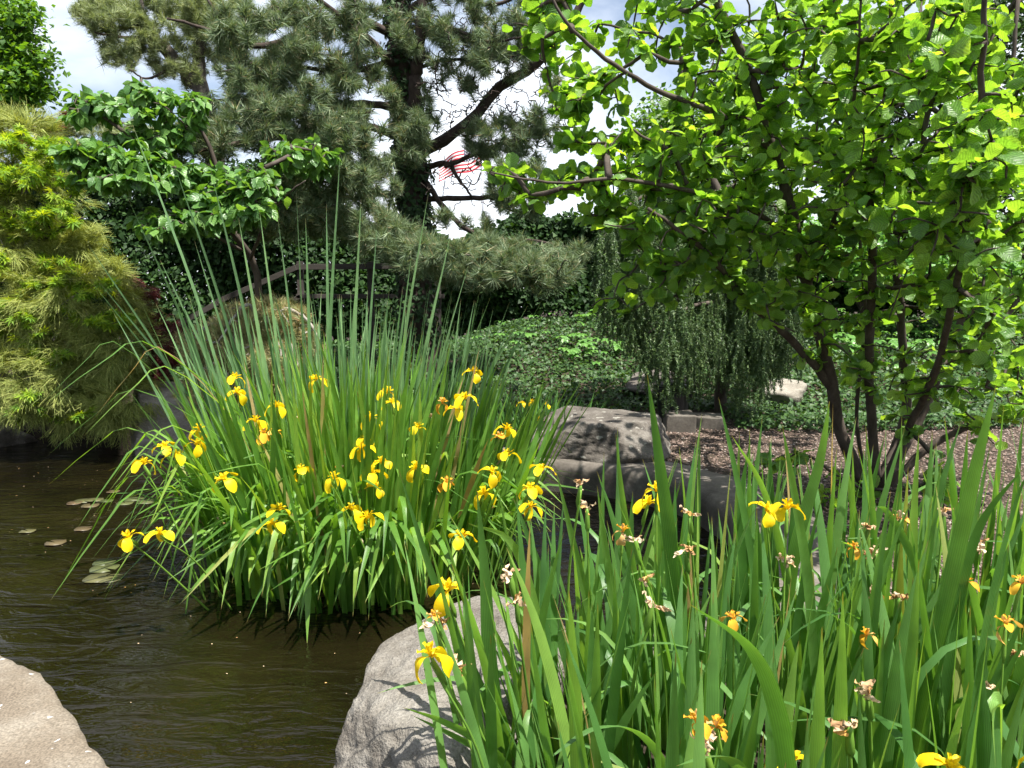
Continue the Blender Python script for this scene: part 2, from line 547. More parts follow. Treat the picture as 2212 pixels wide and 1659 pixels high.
M["pebble"] = pebble_mat()
M["plastic"] = plain("black_plastic", (.012, .012, .013), .35)
M["flagred"] = plain("flag_red", (.55, .02, .035), .7)
M["flagwhite"] = plain("flag_white", (.78, .78, .78), .7)
M["flagblue"] = plain("flag_blue", (.025, .03, .09), .7)
M["metal"] = plain("pole_metal", (.45, .45, .47), .4, .8)


def water_mat():
    m, n, l = nmat("pond_water")
    out = n.new("ShaderNodeOutputMaterial")
    t = n.new("ShaderNodeTexCoord")
    mpn = n.new("ShaderNodeMapping")
    mpn.inputs["Rotation"].default_value = (0, 0, R(18)); mpn.inputs["Scale"].default_value = (.55, 1.5, 1)
    l.new(t.outputs["Object"], mpn.inputs["Vector"])
    n1 = n.new("ShaderNodeTexNoise"); n1.inputs["Scale"].default_value = 5.5; n1.inputs["Detail"].default_value = 4; n1.inputs["Distortion"].default_value = .8
    l.new(mpn.outputs["Vector"], n1.inputs["Vector"])
    n2 = n.new("ShaderNodeTexNoise"); n2.inputs["Scale"].default_value = 26; n2.inputs["Detail"].default_value = 2
    l.new(mpn.outputs["Vector"], n2.inputs["Vector"])
    ad = n.new("ShaderNodeMath"); ad.operation = 'MULTIPLY_ADD'; ad.inputs[1].default_value = .16
    l.new(n2.outputs["Fac"], ad.inputs[0]); l.new(n1.outputs["Fac"], ad.inputs[2])
    b = n.new("ShaderNodeBump"); b.inputs["Strength"].default_value = .6; b.inputs["Distance"].default_value = .036
    l.new(ad.outputs[0], b.inputs["Height"])
    n3 = n.new("ShaderNodeTexNoise"); n3.inputs["Scale"].default_value = 1.1; n3.inputs["Detail"].default_value = 5
    l.new(t.outputs["Object"], n3.inputs["Vector"])
    rp = ramp(n, [(.35, (.0035, .0028, .0012)), (.7, (.010, .0082, .0027))])
    l.new(n3.outputs["Fac"], rp.inputs["Fac"])
    p = n.new("ShaderNodeBsdfPrincipled")
    p.inputs["Roughness"].default_value = .035; p.inputs["IOR"].default_value = 1.33
    l.new(rp.outputs["Color"], p.inputs["Base Color"]); l.new(b.outputs["Normal"], p.inputs["Normal"])
    l.new(p.outputs[0], out.inputs["Surface"])
    return m


M["water"] = water_mat()

# ------------------------------------------------------------------ setting
POND = np.array([(-2.35, 1.2), (-2.0, 1.9), (-1.55, 2.15), (-1.25, 1.75), (-1.0, 1.2), (-.7, 1.55), (-.62, 2.3), (-.45, 2.9), (.1, 3.05), (.75, 3.2), (1.2, 3.6),
                 (1.5, 4.4), (1.62, 5.2), (1.45, 6.0), (.95, 6.6), (.2, 6.95), (-.6, 7.4), (-1.8, 8.2), (-3.2, 8.9), (-4.3, 9.3), (-4.7, 9.9),
                 (-5.6, 10.3), (-7.2, 10.2), (-9.5, 9.6), (-11.5, 8.2), (-12, 6), (-10, 3.6), (-6, 2.2), (-3.6, 1.5)])


def inside(P, poly):
    x, y = P[:, 0], P[:, 1]
    ins = np.zeros(len(P), bool)
    for i in range(len(poly)):
        x0, y0 = poly[i]
        x1, y1 = poly[(i + 1) % len(poly)]
        c = ((y0 > y) != (y1 > y)) & (x < (x1 - x0) * (y - y0) / (y1 - y0 + 1e-12) + x0)
        ins ^= c
    return ins


def edge_dist(P, poly):
    d = np.full(len(P), 1e9)
    for i in range(len(poly)):
        a, b = poly[i], poly[(i + 1) % len(poly)]
        t = np.clip(((P - a) @ (b - a)) / ((b - a) @ (b - a)), 0, 1)
        d = np.minimum(d, np.linalg.norm(P - (a + t[:, None] * (b - a)), axis=1))
    return d


def sstep(a, b, x):
    t = np.clip((x - a) / (b - a), 0, 1)
    return t * t * (3 - 2 * t)


def ground_z(x, y):
    x = np.asarray(x, float); y = np.asarray(y, float)
    P = np.stack([x.ravel(), y.ravel()], -1)
    ins = inside(P, POND)
    d = edge_dist(P, POND)
    sd = np.where(ins, -d, d)
    bank = .26 + .02 * np.sin(P[:, 0] * 1.3) + .03 * np.sin(P[:, 1] * .9)
    # ivy slope behind the gravel, gentler on the left
    front = np.where(P[:, 0] > .2, 8.7, 8.3) + .25 * np.sin(P[:, 0] * 1.1)
    right = sstep(-1.5, .8, P[:, 0])
    slope = (1.25 * right + .75 * (1 - right)) * sstep(0, 5.0, P[:, 1] - front)
    h = bank + slope + .25 * sstep(14, 40, P[:, 1])
    z = np.where(sd > 0, -.5 + (h + .5) * sstep(.03, .16, sd), -.5)
    return z.reshape(x.shape)


gx = np.unique(np.concatenate([np.linspace(-150, -12, 18), np.linspace(-12, 12, 241), np.linspace(12, 150, 18)]))
gy = np.unique(np.concatenate([np.linspace(-40, -1, 8), np.linspace(-1, 16, 171), np.linspace(16, 220, 24)]))
GX, GY = np.meshgrid(gx, gy)
GZ = ground_z(GX, GY)
Vg = np.stack([GX, GY, GZ], -1).reshape(-1, 3)
g = part("ground", Vg, grid_faces(len(gy), len(gx)), M["soil"])
tag(g, "brown garden soil sheet under the plants and around the pond", "ground", kind="structure")

# water: one sheet
wx, wy = np.meshgrid(np.linspace(-13, 2.4, 12), np.linspace(.8, 11, 12))
Vw = np.stack([wx, wy, np.zeros_like(wx)], -1).reshape(-1, 3)
w = part("pond_water", Vw, grid_faces(12, 12), M["water"])
tag(w, "dark rippled pond water around the yellow irises", "water", kind="structure")


# ---- stones
def fbm(p, o=4):
    return mnoise.fractal(Vector(p), 0.9, 2.0, o)


def boulder(name, c, size, rz, seed, mat, label, planes=None, sub=5, rough=.05, layer=0.0, cat="boulder"):
    import bmesh
    r = rng(seed)
    bm = bmesh.new()
    bmesh.ops.create_icosphere(bm, subdivisions=sub, radius=1.0)
    D = norm(np.array([v.co for v in bm.verts]))
    bm.verts.index_update()
    F = np.array([[v.index for v in f.verts] for f in bm.faces])
    bm.free()
    if planes is None:
        planes = [(norm(r.normal(0, 1, 3)), r.uniform(.72, .98)) for _ in range(13)]
    rad = np.full(len(D), 1.22)
    for nrm, dist in planes:
        k = D @ norm(nrm)
        q = np.where(k > .05, dist / np.maximum(k, .05), 9)
        m = np.minimum(rad, q)
        rad = m - .012 * np.exp(-np.abs(rad - q) * 30)
    V = D * rad[:, None]
    off = r.uniform(0, 50, 3)
    dsp = np.array([fbm(tuple(v * 1.6 + off), 5) for v in V])
    d2 = np.array([1 - 2 * abs(fbm(tuple(v * np.array((5, 5, 8)) + off), 4)) for v in V])
    V = V + D * (dsp * rough * 1.6 + d2 * rough * .45)[:, None]
    if layer:
        V += D * (layer * np.sin(V[:, 2] * 16 + dsp * 5) * .5)[:, None]
    V = V * np.asarray(size)
    ca, sa = math.cos(rz), math.sin(rz)
    V = np.stack([V[:, 0] * ca - V[:, 1] * sa, V[:, 0] * sa + V[:, 1] * ca, V[:, 2]], -1) + np.asarray(c)
    o = part(name, V, F, mat)
    return tag(o, label, cat)


# near boulder at the foot of the iris bed
boulder("boulder", (-.19, 2.62, .10), (.40, .60, .42), R(-22), 4, M["rock"],
        "large pale grey angular boulder in the pond beside the iris bed",
        planes=[((-.20, -.20, 1), .80), ((-1, -.30, -.04), .90), ((-.30, -1, .42), .88), ((.1, 1, .25), .95), ((1, 0, .1), 1.0), ((-.75, -.75, .60), 1.02), ((-.7, .7, .25), 1.0), ((-.6, -.2, -.8), .95)],
        sub=6, rough=.045)
boulder("boulder", (-3.15, 8.85, .25), (.75, .42, .62), R(12), 33, M["rocklight"], "rounded rock under the draped pine behind the irises", sub=4, rough=.06)
boulder("stone", (-.62, 2.06, -.06), (.26, .16, .13), R(10), 11, M["slab"], "small tan stone at the water edge below the pale boulder", sub=4, cat="stone")
# boulder on the pond edge
boulder("boulder", (.90, 7.22, .45), (.64, .50, .31), R(-8), 21, M["rockmid"],
        "dark weathered grey boulder lying on the concrete pond edge",
        planes=[((.10, -.1, 1), .74), ((-.8, -.3, .7), .82), ((-.3, -1, .15), .90), ((1, -.2, .2), .92), ((.2, 1, .3), .9), ((0, 0, -1), .55), ((.7, -.7, .45), .92)],
        sub=6, rough=.028, layer=.010)
boulder("boulder", (-4.22, 8.95, .30), (.50, .50, .52), R(15), 31, M["rocklight"],
        "pale layered rock at the pond edge below the draped pine", sub=5, rough=.06, layer=.03,
        planes=[((0, -.1, 1), .9), ((-1, -.3, .1), .85), ((-.2, -1, .05), .88), ((1, -.1, .2), .9), ((.1, 1, 0), .95), ((0, 0, -1), 1)])
boulder("boulder", (3.75, 10.0, .52), (.36, .4, .22), R(8), 41, M["rocklight"], "pale flat rock on the ivy bank beside the weeping spruce", sub=4, rough=.05)
boulder("boulder", (2.05, 10.3, .62), (.5, .4, .2), R(-5), 43, M["rockmid"], "low grey rock on the bank behind the black bin", sub=4, rough=.05)
boulder("stone", (-6.9, 9.2, .02), (.75, .5, .22), R(20), 47, M["rockmid"], "low mossy stone half in the water under the maple", sub=4, rough=.06, cat="stone")


# left flat slab, bevelled outline extruded
def slab_stone():
    import bmesh
    pts = [on(-700, 1250, .26)[:2], on(-250, 1330, .26)[:2], on(-60, 1380, .26)[:2], on(25, 1417, .26)[:2], on(90, 1460, .26)[:2], on(140, 1515, .26)[:2],
           on(172, 1560, .26)[:2], on(196, 1610, .26)[:2], on(228, 1650, .26)[:2], on(275, 1720, .26)[:2], (-.95, 1.35), (-.95, .7), (-2.2, .4), (-3.4, 1.0)]
    P = smooth_path([np.array((*p, 0)) for p in pts + [pts[0]]], 90)[:-1, :2]
    c = P.mean(0)
    rows = [(1.0, -.35), (1.0, .10), (.998, .20), (.99, .243), (.975, .262), (.93, .268)] + [(s, .27) for s in np.linspace(.86, .05, 16)]
    V = []
    r = rng(5)
    for s, z in rows:
        Q = c + (P - c) * s
        for k, q in enumerate(Q):
            d = fbm((q[0] * 3, q[1] * 3, z * 3), 4)
            e = fbm((q[0] * 14, q[1] * 14, 7), 3)
            V.append((q[0] + (.02 * d if s > .95 else 0), q[1] + (.02 * d if s > .95 else 0), z + .010 * d + .003 * e))
    V.append((c[0], c[1], .27))
    n = len(P)
    F = []
    for i in range(len(rows) - 1):
        for k in range(n):
            a, b = i * n + k, i * n + (k + 1) % n
            F += [(a, b, b + n), (a, b + n, a + n)]
    last = (len(rows) - 1) * n
    F += [(last + k, last + (k + 1) % n, len(V) - 1) for k in range(n)]
    o = part("slab_stone", np.array(V), np.array(F), M["slab"])
    tag(o, "flat tan stone slab with white droppings beside the open water", "stone")


slab_stone()


# concrete edge of the pond on the far right side: swept profile
def pond_edge():
    path = smooth_path([np.array((x, y, 0)) for x, y in [(-.75, 7.42), (.2, 6.92), (.95, 6.57), (1.44, 6.0), (1.62, 5.2), (1.5, 4.4), (1.2, 3.6), (.78, 3.2), (.3, 3.02)]], 80)
    T = norm(np.gradient(path, axis=0))
    N = np.stack([-T[:, 1], T[:, 0], np.zeros(len(T))], -1)     # away from the water
    prof = [(-.02, -.6), (-.03, .02), (-.045, .16), (-.05, .22), (-.035, .27), (.0, .295), (.10, .305), (.34, .30), (.50, .295), (.56, .27), (.58, .15)]
    V = []
    for k, p in enumerate(path):
        for o_, z in prof:
            j = .018 * fbm((p[0] * 4, p[1] * 4, z * 6), 4)
            V.append(p + N[k] * (o_ + j) + np.array((0, 0, z + j * .6)))
    nc = len(prof)
    o = part("pond_edge", np.array(V), grid_faces(len(path), nc), M["concrete"])
    tag(o, "weathered concrete pond edge curving under the dark boulder", "pond edge")


pond_edge()


# gravel on the right
def gravel():
    r = rng(8)
    ang = np.linspace(0, 2 * np.pi, 5, endpoint=False)
    variants = []
    for k in range(6):
        V = np.vstack([np.stack([np.cos(ang) * r.uniform(.7, 1.2, 5), np.sin(ang) * r.uniform(.7, 1.2, 5), r.uniform(-.1, .2, 5)], -1), [[.1, 0, r.uniform(.45, .8)], [0, 0, -.5]]])
        F = np.array([[i, (i + 1) % 5, 5] for i in range(5)])
        variants.append((V, F, np.zeros((7, 2))))
    n = 30000
    y = 3.3 + 5.9 * r.random(n) ** 1.0
    x = 1.2 + (y * .85 + 1.2 - 1.2) * r.random(n)
    P = np.stack([x, y], -1)
    ok = (edge_dist(P, POND) > .5) & ~inside(P, POND)
    P = P[ok]
    z = ground_z(P[:, 0], P[:, 1])
    s = r.uniform(.008, .021, len(P))
    a = r.uniform(0, 6.28, len(P))
    m = np.zeros((len(P), 4, 4))
    m[:, 0, 0] = np.cos(a) * s; m[:, 0, 1] = -np.sin(a) * s * .8
    m[:, 1, 0] = np.sin(a) * s; m[:, 1, 1] = np.cos(a) * s * .8
    m[:, 2, 2] = s
    m[:, 0, 3], m[:, 1, 3], m[:, 2, 3] = P[:, 0], P[:, 1], z + .004
    m[:, 3, 3] = 1
    V, F, U = merge(variants, m, r.integers(0, 6, len(P)))
    o = part("gravel", V, F, M["pebble"], smooth=False)
    tag(o, "reddish brown gravel covering the ground under the broad-leaved tree", "gravel", kind="stuff")


gravel()

# bed of soil behind the pale boulder
boulder("soil_bed", (1.35, 1.9, -.05), (1.75, 1.15, .36), 0, 51, M["soil"], "raised soil bed under the front irises", sub=5, rough=.03, cat="flower bed",
        planes=[((0, 0, 1), .93), ((-1, 0, .2), .95), ((1, 0, .2), .98), ((0, 1, .2), .97), ((0, -1, .2), .97)])


# ------------------------------------------------------------------ blades and irises
def blade_along(P, W, wid_dir, n=13, fold=.10, taper=.55, tipw=0.0):
    """strip along a path with a raised midrib"""
    P = smooth_path(P, n)
    T = norm(np.gradient(P, axis=0))
    if callable(wid_dir):
        Wd = wid_dir(P, T)
    else:
        Wd = np.broadcast_to(wid_dir, P.shape)
    Wd = norm(Wd - T * np.sum(Wd * T, axis=1, keepdims=True))
    N = np.cross(T, Wd)
    s = np.linspace(0, 1, n)
    pr = np.minimum(1, .72 + .7 * s) * np.where(s > taper, np.maximum(0, 1 - ((s - taper) / (1 - taper)) ** 2.0), 1)
    pr = np.maximum(pr, tipw + .015)
    h = (W * .5 * pr)[:, None]
    V = np.stack([P - Wd * h, P + N * h * fold * 2, P + Wd * h], 1).reshape(-1, 3)
    UV = np.stack([np.tile([0, .5, 1.], n), np.repeat(s, 3)], -1)
    return V, grid_faces(n, 3), UV


def blade(base, az, lean, L, W, bend=0.0, kink=0.0, kpos=.6, twist=0.0, n=13, ksoft=.13, wob=None):
    s = np.linspace(0, 1, 40)
    th = lean + bend * s ** 2 + kink * sstep(kpos - ksoft, kpos + ksoft, s)
    azs = az + (0 if wob is None else wob * s ** 2)
    d = np.stack([np.cos(azs) * np.sin(th), np.sin(azs) * np.sin(th), np.cos(th)], -1) * (L / 39)
    P = np.asarray(base) + np.vstack([[0, 0, 0], np.cumsum(d, axis=0)[:-1]])
    q = np.unique(np.concatenate([np.linspace(0, 39, n)])).astype(int)
    h = np.array((-math.sin(az), math.cos(az), 0))

    def wd(PP, T):
        H = np.broadcast_to(h, T.shape)
        return H * math.cos(twist) + np.cross(T, H) * math.sin(twist)
    return blade_along(P[q], W, wd, n)


def leaves_of(parent, blades, mat, limit=300, name="leaf", mass="leaf_mass"):
    """blades: list of (V,F,UV); the largest in view become leaf parts"""
    sc = []
    for V, F, U in blades:
        x, y, f = project(V)
        ok = (f > .2) & (x > -50) & (x < 2260) & (y > -50) & (y < 1700)
        if ok.sum() < 3:
            sc.append(0); continue
        x, y = x[ok], y[ok]
        sc.append((x.max() - x.min() + 12) * (y.max() - y.min() + 12) ** 1.0 / (1 + .02 * f[ok].mean()) / f[ok].mean())
    order = np.argsort(-np.array(sc))
    for i in order[:limit]:
        part(name, blades[i][0], blades[i][1], mat, parent, blades[i][2])
    if len(order) > limit:
        V, F, U = join([blades[i] for i in order[limit:]])
        part(mass, V, F, mat, parent, U, kind="stuff")


# -- flower meshes (unit: metres, stem top at origin, +Z up)
def petal_strip(pts, widths, cup=.0, n=9, nc=5):
    P = smooth_path(pts, n)
    w = np.interp(np.linspace(0, 1, n), np.linspace(0, 1, len(widths)), widths)
    T = norm(np.gradient(P, axis=0))
    Wd = np.array((0, 1.0, 0))
    N = np.cross(T, np.broadcast_to(Wd, T.shape))
    u = np.linspace(-1, 1, nc)
    V = P[:, None] + Wd * (w[:, None, None] * u[None, :, None]) + N[:, None] * (cup * w[:, None, None] * (u ** 2)[None, :, None])
    V = V + N[:, None] * (.0040 * np.sin(np.linspace(0, 10, n) + 1.0)[:, None, None] * (u ** 3)[None, :, None])
    UV = np.stack(np.meshgrid(np.linspace(0, 1, nc), np.linspace(0, 1, n)), -1).reshape(-1, 2)
    return V.reshape(-1, 3), grid_faces(n, nc), UV


def rotz(V, a):
    c, s = math.cos(a), math.sin(a)
    return np.stack([V[:, 0] * c - V[:, 1] * s, V[:, 0] * s + V[:, 1] * c, V[:, 2]], -1)


def flower_meshes(seed, droop=1.0):
    r = rng(seed)
    fall = petal_strip([(0.003, 0, 0), (.016, 0, .010), (.033, 0, .009), (.048, 0, -.004 * droop), (.058, 0, -.024 * droop), (.061, 0, -.048 * droop)],
                       [.004, .007, .012, .020, .026, .024, .008], cup=.10)
    core = []
    for k in range(3):
        a = k * 2.0944
        st = petal_strip([(.002, 0, 0), (.007, 0, .016), (.011, 0, .030), (.014 + .004 * r.random(), 0, .040)], [.003, .006, .008, .003], cup=.4, n=6, nc=3)
        core.append((rotz(st[0], a + 1.047), st[1], st[2]))
        sy = petal_strip([(.002, 0, .002), (.012, 0, .017), (.026, 0, .021), (.036, 0, .026)], [.004, .007, .009, .006], cup=.5, n=6, nc=3)
        core.append((rotz(sy[0], a), sy[1], sy[2]))
    core = join(core)
    return fall, core


FLOWERS = []
for s_, d_ in ((1, 1.0), (2, .75), (3, 1.15)):
    fall, core = flower_meshes(s_, d_)
    fm = make_mesh("petal", *fall); fm.materials.append(M["petal"])
    cm = make_mesh("flower", *core); cm.materials.append(M["petal"])
    fo = make_mesh("fading_petal", *fall); fo.materials.append(M["petal_old"])
    co = make_mesh("fading_flower", *core); co.materials.append(M["petal_old"])
    FLOWERS.append((cm, fm, co, fo))


def wither_mesh(seed):
    r = rng(seed)
    ps = []
    for k in range(6):
        a = r.uniform(0, 6.28)
        p = np.zeros(3)
        pts = [p]
        d = np.array((math.cos(a), math.sin(a), r.uniform(-.3, .9)))
        for _ in range(4):
            d = norm(d + r.normal(0, .75, 3))
            p = p + d * r.uniform(.006, .011)
            pts.append(p)
        P = smooth_path(pts, 8)
        W = norm(r.normal(0, 1, 3))
        T = norm(np.gradient(P, axis=0))
        Wd = norm(np.cross(T, W) + r.normal(0, .5, (8, 3)))
        w = np.array([.002, .004, .006, .007, .006, .006, .004, .002])[:, None] * r.uniform(.7, 1.3)
        V = np.stack([P - Wd * w, P + r.normal(0, .002, (8, 3)), P + Wd * w], 1).reshape(-1, 3)
        ps.append((V, grid_faces(8, 3), np.zeros((24, 2))))
    return join(ps)


WITHER = []
for s_ in range(4):
    me = make_mesh("withered_flower", *wither_mesh(60 + s_)); me.materials.append(M["wither"])
    WITHER.append(me)


def add_flower(parent, r, pos, basept, kind, size=1.0, face=None):
    """stalk from its foot to pos, with a spathe, then the flower"""
    pos = np.asarray(pos, float)
    mid = basept * .45 + pos * .55 + np.array((r.normal(0, .02), r.normal(0, .02), .05))
    P = smooth_path([basept, mid, pos - np.array((0, 0, .015))], 12)
    st = tube(P, np.linspace(.0055, .0032, 12) * size, 5)
    # green spathe and ovary just below the flower
    d = norm(P[-1] - P[-3])
    sp = tube(np.array([pos - d * .085, pos - d * .065, pos - d * .035, pos - d * .012, pos - d * .001]) , np.array([.003, .0085, .0075, .006, .003]) * size, 6)
    V, F, U = join([st, sp])
    part("stalk", V, F, M["stalk"], parent, U)
    a = r.uniform(0, 6.28) if face is None else face
    tilt = Matrix.Rotation(r.normal(0, .22), 4, 'X') @ Matrix.Rotation(r.normal(0, .22), 4, 'Y')
    mw = np.array(Matrix.Translation(Vector(pos)) @ tilt @ Matrix.Rotation(a, 4, 'Z') @ Matrix.Scale(size, 4))
    if kind == "w":
        o = piece("withered_flower", WITHER[r.integers(0, 4)], mw, parent)
        o["label"] = "withered tan and orange flower"
    else:
        cm, fm, co, fo = FLOWERS[r.integers(0, 3)]
        if kind == "o":
            o = piece("flower", co, mw, parent)
            o["label"] = "fading orange yellow flower"
        else:
            o = piece("flower", cm, mw, parent)
        for k in range(3):
            t = Matrix.Rotation(k * 2.0944 + r.normal(0, .1), 4, 'Z') @ Matrix.Rotation(r.normal(-.05, .25 if kind == "f" else .5), 4, 'Y')
            if kind == "o":
                t = t @ Matrix.Scale(r.uniform(.6, .9), 4)
            piece("petal", fo if kind == "o" else fm, np.array(t), o, top=False)


# ---- middle iris clump standing in the water
def middle_iris():
    r = rng(100)
    c = np.array((-1.05, 5.0))
    rt = root("iris_clump", (c[0], c[1], 0), "big clump of yellow flag irises standing in the open pond water", "irises")
    B = []
    for k in range(980):
        a = r.uniform(0, 6.283); q = math.sqrt(r.random())
        x, y = c[0] + 1.02 * q * math.cos(a), c[1] + .98 * q * math.sin(a)
        if x < c[0] and y < c[1] and (c[0] - x) + (c[1] - y) > 1.15: continue
        out = math.atan2(y - c[1], x - c[0]) + r.normal(0, .55)
        lean = .05 + .36 * q ** 2 * r.uniform(.4, 1.25) + abs(r.normal(0, .06))
        L = r.uniform(1.02, 1.78) * (1 - .16 * q)
        W = r.uniform(.028, .046)
        frontness = max(0, -math.sin(a)) * q
        if r.random() < .13 + .50 * q ** 2:
            B.append(blade((x, y, -.08), out, lean * .8, L * .86, W, .25, r.uniform(1.2, 2.35), r.uniform(.52, .74), r.normal(0, .25), ksoft=r.uniform(.07, .18), wob=r.normal(0, .25)))
        else:
            B.append(blade((x, y, -.08), out, lean, L, W, r.uniform(-.05, .35), 0, .6, r.uniform(-1.4, 1.4), n=11, wob=r.normal(0, .2)))
    # arching leaves in front, over the water, as in the photograph
    for px, py, Y, az, kp in [(560, 1340, 4.15, -1.75, .5), (620, 1345, 4.05, -1.55, .5), (690, 1360, 4.0, -1.6, .52), (500, 1330, 4.15, -1.9, .55), (760, 1365, 4.0, -1.5, .5), (820, 1365, 4.0, -1.5, .5),
                          (870, 1365, 4.05, -1.35, .52), (440, 1320, 4.3, -2.2, .5), (730, 1362, 4.0, -1.7, .55), (650, 1350, 4.05, -1.4, .45), (790, 1365, 4.0, -1.6, .45), (850, 1365, 4.0, -1.6, .5),
                          (470, 1330, 4.2, -2.3, .5), (410, 1320, 4.4, -2.6, .5), (590, 1345, 4.1, -1.6, .55), (540, 1340, 4.1, -1.4, .6)]:
        b = at(px, py, Y)
        for _ in range(4):
            B.append(blade((b[0] + r.normal(0, .09), b[1] + abs(r.normal(0, .22)), -.06), az + r.normal(0, .35), r.uniform(.10, .26), r.uniform(.70, 1.25), r.uniform(.030, .044), .1, r.uniform(1.3, 2.55),
                           kp + r.normal(.06, .08), r.normal(0, .15), ksoft=r.uniform(.08, .14)))
    # long leaves arching out to the left
    for tip in [(205, 1230), (215, 1300), (100, 1300), (330, 1270), (180, 1150), (250, 1060), (120, 1005), (90, 880), (190, 940), (340, 1120), (300, 1150), (235, 1090), (400, 1430), (260, 1210), (345, 1290)]:
        for _ in range(2):
            t = at(tip[0] + r.normal(0, 12), tip[1] + r.normal(0, 14), r.uniform(3.9, 4.8))
            b = np.array((c[0] - r.uniform(.35, .8), c[1] - r.uniform(-.2, .6), -.05))
            top = b * .40 + t * .60
            top[2] = max(b[2] + .62, t[2] + .30) + r.uniform(0, .14)
            m1 = b * .72 + top * .28; m1[2] = b[2] + (top[2] - b[2]) * .58
            h = norm(np.array((-(t - b)[1], (t - b)[0], 0)))
            B.append(blade_along([b, m1, top, top * .5 + t * .5 + np.array((0, 0, .06)), t], r.uniform(.022, .032), h, 14))
    leaves_of(rt, B, M["iris"], 300)
    fl = [(508, 818), (513, 850), (683, 822), (1024, 806), (838, 848), (848, 872), (985, 886), (1004, 862), (597, 880), (430, 930), (424, 962), (553, 912), (592, 938), (572, 940), (802, 905), (788, 950), (782, 972),
          (903, 925), (1093, 928), (1079, 948), (1098, 985), (357, 968), (377, 988), (310, 1003), (485, 1038), (652, 1018), (722, 1034), (806, 1026), (812, 1054), (898, 1013), (965, 1045), (1045, 1068), (1062, 1022),
          (1146, 1058), (1146, 1098), (1170, 1018), (602, 1102), (588, 1134), (760, 1102), (796, 1120), (279, 1163), (346, 1156), (998, 1163), (955, 872), (825, 1000)]
    for px, py in fl:
        Y = np.interp(py, [800, 1000, 1170], [4.9, 4.15, 3.62]) + r.normal(0, .05)
        p = at(px, py, Y)
        b = np.array((p[0] * .75 + c[0] * .25, max(p[1] + r.uniform(.1, .3), 4.1), -.06))
        b[0] = np.clip(b[0], c[0] - .85, c[0] + .95)
        add_flower(rt, r, p, b, "o" if r.random() < .12 else "f", r.uniform(1.0, 1.2))
    for px, py in [(768, 1062), (478, 1128), (735, 1010), (640, 905), (930, 900)]:
        Y = np.interp(py, [800, 1170], [5.3, 4.1])
        p = at(px, py, Y)
        add_flower(rt, r, p, np.array((p[0] * .8 + c[0] * .2, p[1] + .2, -.06)), "w", 1.2)


middle_iris()


# ---- cattail stand behind it
def cattails():
    r = rng(140)
    c = np.array((-1.45, 6.35))
    rt = root("cattail_stand", (c[0], c[1], 0), "tall stand of thin blue-green cattail leaves rising behind the yellow irises", "cattails")
    B = []
    for k in range(300):
        a = r.uniform(0, 6.283); q = math.sqrt(r.random())
        x, y = c[0] + 1.15 * q * math.cos(a), c[1] + .7 * q * math.sin(a)
        out = math.atan2((y - c[1]) * .5, x - c[0]) + r.normal(0, .5)
        off = (x - c[0]) / 1.15
        lean = abs(.05 + .20 * q * q * r.uniform(.4, 1.5) * (1.25 if off < 0 else .8) + r.normal(0, .04))
        L = r.uniform(1.35, 2.05)
        B.append(blade((x, y, -.08), out, lean, L, r.uniform(.020, .031), r.uniform(0, .16), 0, .6, r.uniform(-1.5, 1.5), n=9, wob=r.normal(0, .15)))
    heroes = [((285, 265), (500, 1000)), ((275, 425), (480, 1000)), ((375, 350), (540, 980)), ((215, 610), (470, 950)), ((185, 520), (450, 960)), ((195, 605), (430, 930)), ((735, 325), (690, 900)), ((925, 420), (860, 900)),
              ((455, 365), (560, 900)), ((600, 470), (640, 900)), ((780, 430), (760, 900)), ((705, 440), (700, 880)), ((660, 470), (665, 900)), ((815, 480), (790, 900)), ((870, 620), (850, 900)), ((1170, 650), (1040, 930)), ((1140, 660), (1000, 930)),
              ((1015, 560), (930, 920)), ((975, 500), (900, 900)), ((560, 450), (600, 900)), ((515, 470), (585, 930)), ((640, 410), (655, 900)), ((345, 560), (520, 930)), ((890, 540), (860, 900)), ((1110, 690), (1010, 930)), ((1060, 640), (960, 930)),
              ((420, 520), (530, 930)), ((1180, 480), (1060, 760))]
    for (tx, ty), (bx, by) in heroes[:-1]:
        Y = r.uniform(5.7, 6.4)
        b = at(bx, by, Y); b[2] = -.06
        t = at(tx, ty, Y - r.uniform(0, .3))
        b[0] = b[0] * .8 + c[0] * .2
        m = (b + t) / 2 + np.array((-(t[0] - b[0]) * .10, 0, .06))
        ang = r.uniform(-.9, .9)
        B.append(blade_along([b, m, t], r.uniform(.024, .032), np.array((math.cos(ang), math.sin(ang), 0)), 13, taper=.45))
    leaves_of(rt, B, M["cattail"], 300)


cattails()


# ---- small dark iris patch by the dark boulder
def back_iris():
    r = rng(150)
    c = np.array((.32, 7.7))
    rt = root("iris_patch", (c[0], c[1], .25), "small shaded iris patch growing beside the dark boulder", "irises")
    B = []
    for k in range(170):
        a = r.uniform(0, 6.283); q = math.sqrt(r.random())
        x, y = c[0] + .50 * q * math.cos(a), c[1] + .35 * q * math.sin(a)
        out = math.atan2(y - c[1], x - c[0]) + r.normal(0, .5)
        B.append(blade((x, y, .1), out, .05 + .28 * q * r.uniform(.3, 1.3), r.uniform(.5, .85), r.uniform(.016, .026), r.uniform(0, .5), 0, .6, r.uniform(-1.3, 1.3), n=8))
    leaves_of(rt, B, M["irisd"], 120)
    for px, py in [(1150, 868), (1165, 905), (1195, 920), (1128, 872), (1180, 875)]:
        p = at(px, py, 7.4 + r.uniform(-.1, .2))
        add_flower(rt, r, p, np.array((p[0], p[1] + .1, .2)), "f", .8)


back_iris()


